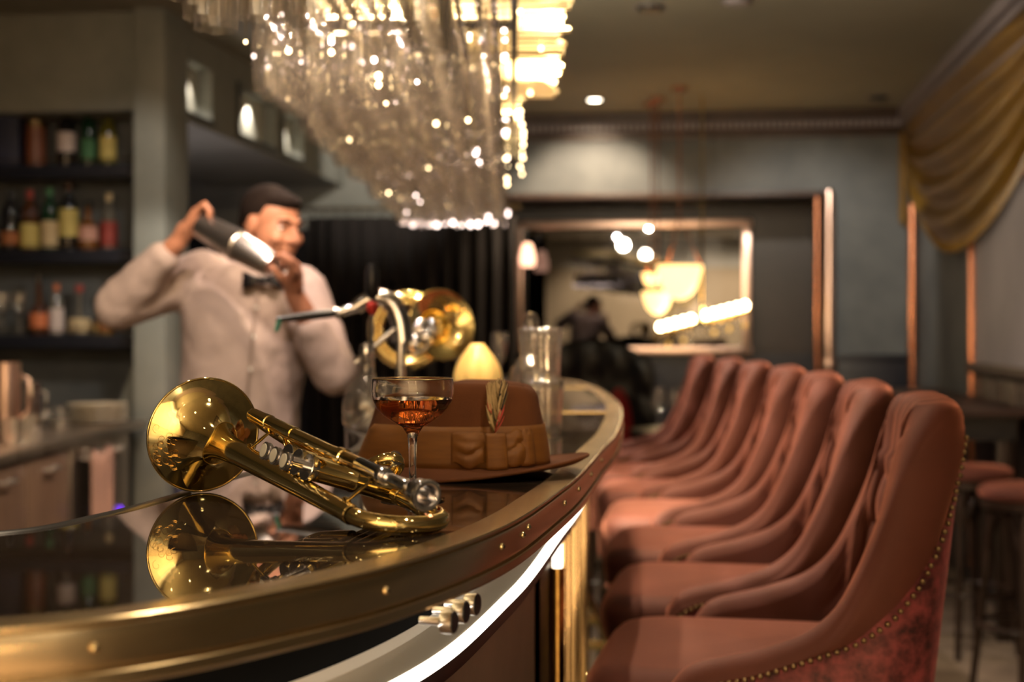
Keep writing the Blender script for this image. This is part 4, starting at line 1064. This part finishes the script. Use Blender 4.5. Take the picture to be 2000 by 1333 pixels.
for k, (px, d) in enumerate(((900, 4.3), (975, 4.35))):
    x, y, _ = at(px, d)
    t = thing('champagne_glass', ['slim stemmed glass near the silver tray, left', 'slim stemmed glass near the silver tray, right'][k], 'glass', (x, y, CT))
    MB().shell([(.0001, .001), (.03, .001), (.008, .006), (.004, .02), (.004, .07), (.018, .09), (.026, .13), (.024, .17)], n=20).build('bowl', thin2, t, local=True)

# ================================================================== BACK BAR
TS = 6.24      # front of the shelves (room t)
def P3(px, d, z=0): return Vector(((px-1000)/2778*d, d, z))
ZS = [2.068, 1.672, 1.275]
names = ['upper', 'middle', 'lower']
for z, nme in zip(ZS, names):
    sh = slab('bottle_shelf', M['navy'], -3.3, -2.50, 6.28, 6.50, z-.06, z, bevel=.004)
    del sh['kind']; tag(sh, 'dark %s shelf of bottles beside the grey pillar' % nme, 'shelf')
    mb = MB(); a = R(-3.3, 6.285, z+.022); b = R(-2.51, 6.285, z+.022); mb.tube([a, b], .003, 8); sh['o'] = (0, 0, 0); mb.build('guard_rail', M['brass_dark'], sh)
bcol = {'black': (.01, .01, .012), 'green': (.008, .035, .016), 'brown': (.06, .02, .008), 'clear': (.11, .10, .085), 'gold': (.16, .09, .02), 'olive': (.12, .11, .02), 'amberb': (.16, .06, .015)}
lcol = {'white': (.55, .45, .42), 'yellow': (.55, .44, .14), 'cream': (.55, .42, .24), 'red': (.28, .04, .03), 'pink': (.5, .26, .20), 'green': (.05, .16, .07), 'orange': (.5, .14, .05), 'amber': (.35, .12, .04)}
BM = {k: bottle_mat('bottle_'+k, v) for k, v in bcol.items()}; LM = {k: mat('label_'+k, v, .6) for k, v in lcol.items()}
def bottle(px, z, h, w, bc, lc, cc, label, shape='round', nf=.62, lab=(.12, .5), d=6.70, group='bottles on the back bar shelves'):
    p = P3(px, d, z); r = w/2
    t = thing('liquor_bottle', label, 'bottle', tuple(p), 0, group)
    sh = h*nf; nr = r*.34
    if shape == 'squat': prof = [(.0001, .001), (r*.96, .001), (r, .01), (r, sh*.7), (r*.8, sh*.9), (nr, sh*1.05), (nr*.9, h*.9), (nr, h*.91), (nr, h*.93)]
    else: prof = [(.0001, .001), (r*.96, .001), (r, .01), (r, sh), (r*.85, sh+.02), (nr*1.2, sh+.055), (nr, sh+.07), (nr*.9, h*.9), (nr, h*.91), (nr, h*.93)]
    MB().lathe(prof, n=24).build('glass_body', BM[bc], t, local=True)
    MB().shell([(r+.0008, h*lab[0]), (r+.0008, h*lab[1])], n=24).build('label', LM[lc], t, local=True)
    MB().lathe([(nr*1.15, h*.86), (nr*1.15, h*.995), (nr*.9, h), (.0001, h)], n=16).build('cap', LM[cc] if cc in LM else BM[cc], t, local=True)
    return t
bottle(130, ZS[0], .305, .085, 'black', 'white', 'black', 'tall black bottle with white label on the upper shelf', lab=(.22, .52))
bottle(173, ZS[0], .31, .070, 'green', 'green', 'black', 'green bottle with green label on the upper shelf', lab=(.10, .40))
bottle(211, ZS[0], .28, .080, 'olive', 'yellow', 'black', 'yellow labelled bottle nearest the pillar on the upper shelf', lab=(.10, .50))
bottle(58, ZS[1], .285, .088, 'brown', 'yellow', 'red', 'dark bottle with yellow label leftmost on the middle shelf', lab=(.04, .44))
bottle(97, ZS[1], .30, .080, 'green', 'cream', 'green', 'green bottle with cream label on the middle shelf', lab=(.05, .46))
bottle(134, ZS[1], .325, .090, 'black', 'yellow', 'brown', 'big dark bottle with wide yellow label on the middle shelf', lab=(.20, .60))
bottle(172, ZS[1], .235, .090, 'amberb', 'pink', 'black', 'short brown bottle with pink label on the middle shelf', 'squat', .60, (.20, .48))
bottle(213, ZS[1], .27, .078, 'clear', 'red', 'cream', 'cream capped bottle with red label nearest the pillar, middle shelf', lab=(.06, .50))
bottle(76, ZS[2], .285, .088, 'brown', 'orange', 'black', 'dark bottle with orange label leftmost on the lower shelf', 'squat', .5, (.12, .36))
bottle(110, ZS[2], .24, .070, 'clear', 'white', 'orange', 'slim white labelled bottle with orange cap on the lower shelf', lab=(.05, .52))
bottle(155, ZS[2], .235, .100, 'clear', 'cream', 'red', 'squat cream labelled bottle with red neck on the lower shelf', 'squat', .38, (.05, .33))
bottle(206, ZS[2], .225, .085, 'gold', 'amber', 'pink', 'golden bottle nearest the pillar on the lower shelf', 'squat', .5, (.1, .3))
bottle(20, ZS[1], .29, .085, 'black', 'amber', 'black', 'black bottle at the far left end of the middle shelf', lab=(.1, .3))
def cannister(px, z, h, w, m, label, d=6.70, sq=False):
    p = P3(px, d, z); t = thing('gift_tube', label, 'bottle box', tuple(p))
    if sq: MB().box((-w/2, -.05, .001), (w/2, .05, h)).build('carton', m, t, bevel=.004, local=True); MB().box((-w/2-.002, -.052, h-.03), (w/2+.002, .052, h+.004)).build('lid', m, t, bevel=.003, local=True)
    else: MB().lathe([(w/2, .001), (w/2, h-.02)], n=24).build('tube_body', m, t, local=True); MB().lathe([(w/2+.002, h-.03), (w/2+.002, h), (w/2-.004, h+.003)], n=24).build('lid', M['nail'], t, local=True)
cannister(70, ZS[0], .215, .095, mat('amber_tube', (.18, .06, .03), .4), 'amber brown bottle tube on the upper shelf')
cannister(14, ZS[0], .25, .14, mat('navy_carton', (.02, .025, .06), .5), 'navy blue carton at the far left of the upper shelf', sq=True)
for k, px in enumerate((4, 38)):
    p = P3(px, 6.69, ZS[2]); t = thing('stem_glass', ['stemmed glass at the left end of the lower shelf', 'stemmed glass beside the orange labelled bottle, lower shelf'][k], 'glass', tuple(p), 0, 'stemmed glasses on the lower shelf')
    MB().shell([(.0001, .001), (.034, .001), (.008, .006), (.004, .02), (.004, .08), (.025, .10), (.040, .14), (.034, .2)], n=24).build('bowl', thin2, t, local=True)
for k, px in enumerate((150, 188, 232)):
    p = P3(px, 6.66, ZS[2]); t = thing('shot_glass', ['shot glass before the squat cream labelled bottle', 'shot glass before the golden bottle', 'shot glass by the pillar on the lower shelf'][k], 'glass', tuple(p), 0, 'shot glasses on the lower shelf')
    MB().shell([(.0001, .001), (.018, .001), (.020, .004), (.024, .055)], n=20).build('cup', M['inlay'] if k == 1 else thin2, t, local=True)
# back counter: worktop, cabinets with doors, drawers and handles
BX0, BX1, ZC = -2.9, -1.63, .90
wt = MB().box((-2.5, 3.2, ZC-.035), (-1.625, 6.33, ZC)).build('worktop', M['steel'], bevel=.005); tag(wt, 'steel worktop of the back bar with bottles above', 'worktop')
cab_l = ['walnut back bar cabinet nearest the viewer', 'walnut back bar cabinet with two pairs of steel pulls', 'back bar cabinet with copper reflections beside the pillar']
ys = [(3.2, 4.35), (4.37, 5.28), (5.30, 6.12)]
for k, (y0, y1) in enumerate(ys):
    t = thing('base_cabinet', cab_l[k], 'cabinet', (-2.25, (y0+y1)/2, 0))
    MB().box((-2.45, y0, .08), (-1.665, y1, ZC-.036)).build('body', M['cabinet'] if k < 2 else M['brownpanel'], t, bevel=.003)
    MB().box((-2.45, y0+.02, 0), (-1.72, y1-.02, .08)).build('plinth', M['black'], t)
    ym = (y0+y1)/2
    for a, b in ((y0+.01, ym-.005), (ym+.005, y1-.01)):
        for z0, z1 in ((.10, .45), (.46, ZC-.045)):
            dr_ = MB().box((-1.665, a, z0), (-1.645, b, z1)).build('door' if z0 < .2 else 'drawer', M['cabinet'] if k < 2 else M['steel'], t, bevel=.003)
            yc = (a+b)/2; zc = z1-.05
            MB().tube([(-1.645, yc-.05, zc), (-1.62, yc-.05, zc), (-1.62, yc+.05, zc), (-1.645, yc+.05, zc)], .007, 10).build('handle', M['steel_light'], dr_)
vl = MB().lathe([(.014, 0), (.013, .006), (.0001, .008)], (-1.640, 5.95, .545), (1, 0, 0), 16).build('indicator_lamp', M['violet']); tag(vl, 'small violet indicator light low on the last cabinet', 'indicator light')
# crockery and glassware on the back counter
p = P3(190, 6.12, ZC)
for k in range(5):
    t = thing('plate', ['lowest', 'second lowest', 'middle', 'second highest'][k]+' cream plate of the stack by the pillar' if k < 4 else 'topmost cream plate of the stack by the pillar', 'plate', (p.x, p.y, ZC+k*.0165), 0, 'cream plates stacked on the back counter')
    MB().lathe([(.0001, 0), (.06, 0), (.10, .008), (.13, .013), (.128, .016), (.10, .012), (.0001, .005)], n=32).build('dish', M['china'], t, local=True)
def jar(px, d, h, w, m, label, name='glass_jug', cat='jug'):
    p = P3(px, d, ZC); t = thing(name, label, cat, tuple(p)); r = w/2
    MB().shell([(.0001, .001), (r*.8, .001), (r*.85, .01), (r*1.0, h*.5), (r*.92, h*.8), (r*.9, h), (r*.96, h+.002)], n=28).build('body', m, t, local=True)
    MB().tube([(r*.95, 0, h*.85), (r*1.5, 0, h*.8), (r*1.5, 0, h*.4), (r*.98, 0, h*.3)], .006, 8).build('handle', m, t, local=True)
jar(62, 5.4, .20, .075, M['chrome'], 'tall gleaming steel jug on the back counter')
jar(12, 5.1, .28, .11, M['pinkmetal'], 'rose tinted wine cooler at the left picture edge', 'wine_cooler', 'wine cooler')
for k, (px, d) in enumerate(((25, 4.9), (48, 5.0), (64, 5.15), (118, 5.7), (30, 5.3))):
    p = P3(px, d, ZC)
    t = thing('rocks_glass', ['rocks glass at the front left of the back counter', 'rocks glass second from the left on the back counter', 'rocks glass before the steel jug', 'rocks glass standing alone near the plates', 'rocks glass behind the row on the back counter'][k], 'glass', tuple(p), 0, 'rocks glasses on the back counter')
    MB().shell([(.0001, .001), (.032, .001), (.034, .006), (.040, .09)], n=20).build('cup', thin2, t, local=True)
tw = thing('hanging_towel', 'rose brown cloth hanging on the cabinet front by the pillar', 'towel', (-1.62, 5.5, .5))
def ftow(u, v): return Vector((-1.598+.010*math.sin(u*14), 5.40+.26*u, .83-.55*v+.01*math.sin(u*9)))
MB().grid(ftow, 24, 12).build('cloth', mat('rose_cloth', (.30, .17, .13), .8), tw, solid=.006)
MB().tube([(-1.64, 5.36, .84), (-1.60, 5.36, .845), (-1.60, 5.70, .845), (-1.64, 5.70, .84)], .007, 8).build('rail', M['chrome'], tw)
# ================================================================== FAR END
# curtain with rings and rail
tc = 9.36; ct = thing('black_curtain', 'long black pleated curtain on the far wall left of the opening', 'curtain', tuple(R(sp(800, tc), tc, 0)))
sA, sB = sp(600, tc), sp(1008, tc)
def fcur(u, v):
    s_ = lerp(sA, sB, u); a = u*2*PI*13; z = lerp(2.06, .03, v); w = .055*(.6+.5*v)
    p = R(s_+.006*math.sin(a*.5), tc+w*math.sin(a)+.01*math.sin(a*.37+v), z); return p
MB().grid(fcur, 340, 6).build('drape', M['curtain'], ct, solid=.004)
MB().tube([R(sA-.1, tc, 2.115), R(sB+.03, tc, 2.115)], .013, 10).build('rail', M['nail'], ct)
for k in range(18):
    c = R(lerp(sA, sB, (k+.5)/18), tc, 2.098); rg = [c+Vector((0, .022*math.cos(a), .022*math.sin(a)*1.0)) for a in [2*PI*j/14 for j in range(14)]]
    MB().tube(rg, .004, 6, closed=True).build('ring', M['chrome'], ct)
# mirror
tm = TB+.66; m0, m1 = sp(1015, tm), sp(1462, tm); zb, zt_ = CZ+(645-690)/2778*10.2, CZ+(645-432)/2778*10.2
mi = thing('wall_mirror', 'large silver framed mirror in the dark recess of the far wall', 'mirror', tuple(R((m0+m1)/2, tm, zb)))
def rb(name, m, s0, s1, t0, t1_, z0, z1, par, bevel=0):
    mb = MB(); c = [R(s0,t0), R(s1,t0), R(s1,t1_), R(s0,t1_)]
    mb.add([(p.x, p.y, z0) for p in c]+[(p.x, p.y, z1) for p in c], [(0,3,2,1),(4,5,6,7),(0,1,5,4),(1,2,6,5),(2,3,7,6),(3,0,4,7)])
    return mb.build(name, m, par, bevel)
rb('pane', M['mirror'], m0, m1, tm, tm+.02, zb, zt_, mi)
fw = .045
for a in ((m0-fw/2, m1+fw/2, zt_-fw, zt_+.01), (m0-fw/2, m1+fw/2, zb-.01, zb+fw), (m0-fw/2, m0+fw/2, zb, zt_), (m1-fw, m1+fw/3, zb, zt_)):
    rb('frame', M['pinkmetal'], a[0], a[1], tm-.03, tm, a[2], a[3], mi, .006)
# pendant lamps reflected in the mirror, added as objects in front of it
def pendant(px, py, d, r, label, es=None):
    x = (px-1000)/2778*d; z = CZ+(645-py)/2778*d
    t = thing('pendant_lamp', label, 'pendant lamp', (x, d, z), 0, 'alabaster bowl pendants before the mirror')
    MB().shell([(r*k_, h_*r*1.35) for k_, h_ in ((.02, -.78), (.25, -.74), (.5, -.62), (.72, -.40), (.88, -.05), (.97, .25), (1.0, .30), (.97, .30))], n=32).build('bowl', M['alabaster'], t, local=True)
    for a in range(3):
        an = 2*PI*a/3; MB().tube([(r*.95*math.cos(an), r*.95*math.sin(an), r*.28), (0, 0, r*2.6)], .003, 6).build('chain', M['copper'], t, local=True)
    MB().tube([(0, 0, r*2.6), (0, 0, CH-z)], .006, 8).build('rod', M['copper'], t, local=True)
    MB().lathe([(.05, CH-z-.02), (.05, CH-z)], n=20).build('ceiling_rose', M['copper'], t, local=True)
    light('pendant_glow', 'POINT', (x, d, z+r*.1), 1.2, WARM, .03)
pendant(1327, 538, 8.5, .140, 'larger glowing alabaster bowl pendant before the mirror')
pendant(1284, 583, 8.9, .098, 'lower glowing alabaster bowl pendant left of the larger one')
pendant(1272, 542, 9.1, .060, 'smallest bright bowl pendant above the lower one')
# slanting line of bulbs added as an object for a reflection in the mirror
lc = thing('bulb_chandelier', 'brass chandelier with a slanting row of bare bulbs before the mirror', 'chandelier', ((1370-1000)/2778*8.7, 8.7, CZ))
def CP(px, py, d): return Vector(((px-1000)/2778*d, d, CZ+(645-py)/2778*d))
MB().tube([CP(1282, 648, 8.9), CP(1462, 606, 8.6)], .010, 10).build('arm', M['brass'], lc)
MB().tube([CP(1372, 625, 8.75), CP(1372, 625, 8.75)+Vector((0, 0, 1.38))], .006, 8).build('rod', M['brass'], lc)
for k in range(12):
    f = k/11
    if k == 5: continue
    b = CP(lerp(1290, 1455, f), lerp(639, 597, f), lerp(8.88, 8.6, f))
    bb = MB().ell(b, (.022, .022, .026), n=12, m=8).build('bulb', M['bulb'], lc)
    q = b-Vector((0, 0, .045)); MB().tube([q-Vector((0, 0, .02)), b-Vector((0, 0, .02))], .012, 8).build('socket', M['brass'], lc)
    dq = b-Vector((0, 0, .10+.02*(k % 2))); MB().ell(dq, (.014, .014, .020), n=8, m=6).build('crystal_drop', M['amber_lit'] if k % 2 else thin2, lc)
light('chandelier_glow', 'POINT', tuple(CP(1372, 600, 8.5)), 1.5, WARM, .1)
# wall sconce at the left end of the mirror
sc_ = thing('wall_sconce', 'small rosy wall lamp at the left edge of the mirror', 'wall lamp', tuple(CP(1030, 495, 9.9)))
p = CP(1030, 495, 9.9); MB().lathe([(.05, -.09), (.055, -.03), (.035, .05), (.02, .07)], p, n=20).build('shade', mat('rose_lit', (.9, .6, .5), .4, emis=(1, .5, .32), estr=2.2), sc_)
MB().tube([p, p+Vector((0, .35, -.02))], .01, 8).build('bracket', M['copper'], sc_)
# dark carved armchair, red cushion, small table with glassware
def armchair(px, d, label):
    x = (px-1000)/2778*d
    t = thing('lounge_armchair', label, 'armchair', (x, d, 0))
    def f(u, v):
        a = lerp(-.62, .62, u); zt = 1.24-.16*abs(2*u-1)**2.2+.010*abs(math.sin(u*PI*9))
        z = lerp(.35, zt, v); puff = .02*abs(math.sin(u*PI*5))*abs(math.sin(v*PI*4))
        return Vector((.42*math.sin(a)/math.sin(.62)*.78, .22-.12*(1-math.cos(a))*3-puff, z))
    MB().grid(f, 60, 24).build('backrest', M['black'], t, local=True, solid=.06)
    MB().box((-.28, -.25, .30), (.28, .2, .46)).build('seat', M['black'], t, bevel=.04, local=True, seg=4)
    for s_ in (-1, 1): MB().box((.27*s_-.05, -.25, .3), (.27*s_+.05, .2, .66)).build('armrest', M['black'], t, bevel=.03, local=True, seg=4)
    for sx in (-.24, .24):
        for sy in (-.2, .17): MB().tube([(sx, sy, 0), (sx, sy, .31)], [.015, .025], 8).build('leg', M['darkwood'], t, local=True)
    return t
armchair(1165, 7.6, 'dark high armchair with scalloped back beyond the end of the bar')
rc = thing('red_cushion', 'red velvet cushion propped up on the seat of the dark armchair', 'cushion', (.56, 7.46, .46))
MB().ell((0, 0, .27), (.075, .055, .268), n=20, m=14).build('pad', M['red'], rc, local=True); MB().ell((0, -.052, .40), (.008, .008, .008), n=8, m=6).build('button', M['red'], rc, local=True)
tb = thing('round_table', 'small black round table with glassware beyond the bar end', 'table', (.86, 6.75, 0))
MB().lathe([(.0001, .80), (.30, .80), (.30, .825), (.0001, .826)], n=40).build('table_top', M['black'], tb, local=True)
MB().lathe([(.2, 0), (.2, .015), (.03, .03), (.03, .80)], n=24).build('pedestal', M['black'], tb, local=True)
random.seed(9)
gls = ['at the left rim', 'nearest the chairs', 'behind the napkin', 'at the back', 'in the middle', 'at the near rim', 'left of the centre']
for k in range(7):
    a = k*.9; r = .08+.14*((k*37 % 10)/10); x, y = .86+r*math.cos(a), 6.75+r*math.sin(a)
    t = thing('table_glass', 'stemmed glass on the small black table, '+gls[k], 'glass', (x, y, .826), 0, 'glasses on the small round table')
    MB().shell([(.0001, .001), (.034, .001), (.008, .006), (.004, .02), (.004, .08), (.025, .10), (.040, .14), (.034, .19+.01*(k % 3))], n=20).build('bowl', thin2, t, local=True)
    nn_ = None
x, y = (1325-1000)/2778*6.55, 6.55
t = thing('folded_napkin', 'white folded napkin standing on the small black table', 'napkin', (x, y, .83))
MB().grid(lambda u, v: Vector((x+(.045*(1-v)+.008)*math.cos(2*PI*u)*(1+.15*math.cos(6*PI*u)), y+(.045*(1-v)+.008)*math.sin(2*PI*u), .828+.13*v)), 32, 8, cu=True).build('linen', M['linen'], t)
light('table_spot', 'SPOT', (.7, 6.2, 2.7), 22, WARM2, .03, (.86, 6.75, .8), 30)
# bar stools and high table on the right
def stool(x, y, label, sc=1):
    t = thing('bentwood_stool', label, 'bar stool', (x, y, 0), .3, 'dark stools by the right wall')
    MB().lathe([(.16, .700), (.175, .708), (.178, .722), (.175, .735), (.155, .748), (.0001, .752)], n=36).build('seat_pad', M['velvet'], t, local=True)
    MB().lathe([(.165, .665), (.172, .670), (.172, .695), (.165, .70)], n=36).build('seat_ring', M['darkwood'], t, local=True)
    for k in range(4):
        a = PI/4+k*PI/2; ca, sa = math.cos(a), math.sin(a)
        MB().tube([(.13*ca, .13*sa, .69), (.155*ca, .155*sa, .4), (.20*ca, .20*sa, 0)], [.018, .017, .013], 10).build('leg', M['darkwood'], t, local=True)
        b = a+PI/2
        pts = [(.145*math.cos(a), .145*math.sin(a), .48), ((.13)*math.cos(a+.35), .13*math.sin(a+.35), .62), (.12*math.cos((a+b)/2), .12*math.sin((a+b)/2), .655), (.13*math.cos(b-.35), .13*math.sin(b-.35), .62), (.145*math.cos(b), .145*math.sin(b), .48)]
        MB().tube(spline(pts, 16), .009, 8).build('bent_brace', M['darkwood'], t, local=True)
    MB().tube([(.175*math.cos(2*PI*k/32), .175*math.sin(2*PI*k/32), .25) for k in range(32)], .011, 8, closed=True).build('foot_ring', M['darkwood'], t, local=True)
stool(1.84, 5.05, 'dark bentwood stool with rust seat nearest at the right edge')
stool(1.84, 5.75, 'dark bentwood stool with rust seat farther back by the wall')
tt = thing('high_table', 'dark high table against the right wall behind the stools', 'table', tuple(R(.95, 6.6, 0)))
def tb_box(name, m, s0, s1, t0, t1_, z0, z1, bv=0): rb(name, m, s0, s1, t0, t1_, z0, z1, tt, bv)
tb_box('table_top', M['brownpanel'], .70, 1.36, 6.05, 8.2, .94, .975, .006)
for s_ in (.78, 1.28):
    for t__ in (6.15, 8.1): tb_box('leg', M['darkwood'], s_-.03, s_+.03, t__-.03, t__+.03, 0, .94, .004)
tb_box('apron', M['black'], .74, 1.32, 6.1, 8.15, .84, .94)
# gold swag over the window bay
gs = thing('gold_valance', 'draped gold satin swag hanging above the window bay', 'curtain valance', tuple(R(SR-.1, 7.4, 2.1)))
tS0, tS1 = tr(1776)-.12, 5.6
def fsw(u, v):
    t_ = lerp(tS0, tS1, u); drop = .10+.62*math.sin(PI*min(1, u*1.0))**.75
    ztop = 2.62-.02*u
    fold = .042*math.sin(v*2*PI*4.5+2.2*math.sin(PI*u))*math.sin(PI*u)**.4*(1-.2*v)
    z = ztop-(drop+.14)*v
    out = .035+.07*math.sin(PI*u)*(.4+.6*v)+fold
    return R(SR-out, t_, z)
MB().grid(fsw, 90, 64).build('swag', M['gold'], gs, solid=.004)
mb = MB()
for k in range(260):
    u = (k+.5)/260; p = fsw(u, 1.0); mb.tube([p+Vector((0, 0, .004)), p-Vector((0, 0, .045))], .0035, 4)
mb.build('fringe', M['gold'], gs, kind='stuff')
MB().tube([R(SR-.05, tS0+.1, 2.64), R(SR-.05, tS1-.1, 2.63)], .02, 12).build('pelmet_rail', M['nail'], gs)
def fts(u, v): return R(SR-.05-.03*math.sin(u*9), tS0-.04+.26*u, 2.6-.62*v*(1-.3*u)+0.0*u)
MB().grid(fts, 24, 20).build('tail', M['gold'], gs, solid=.004)
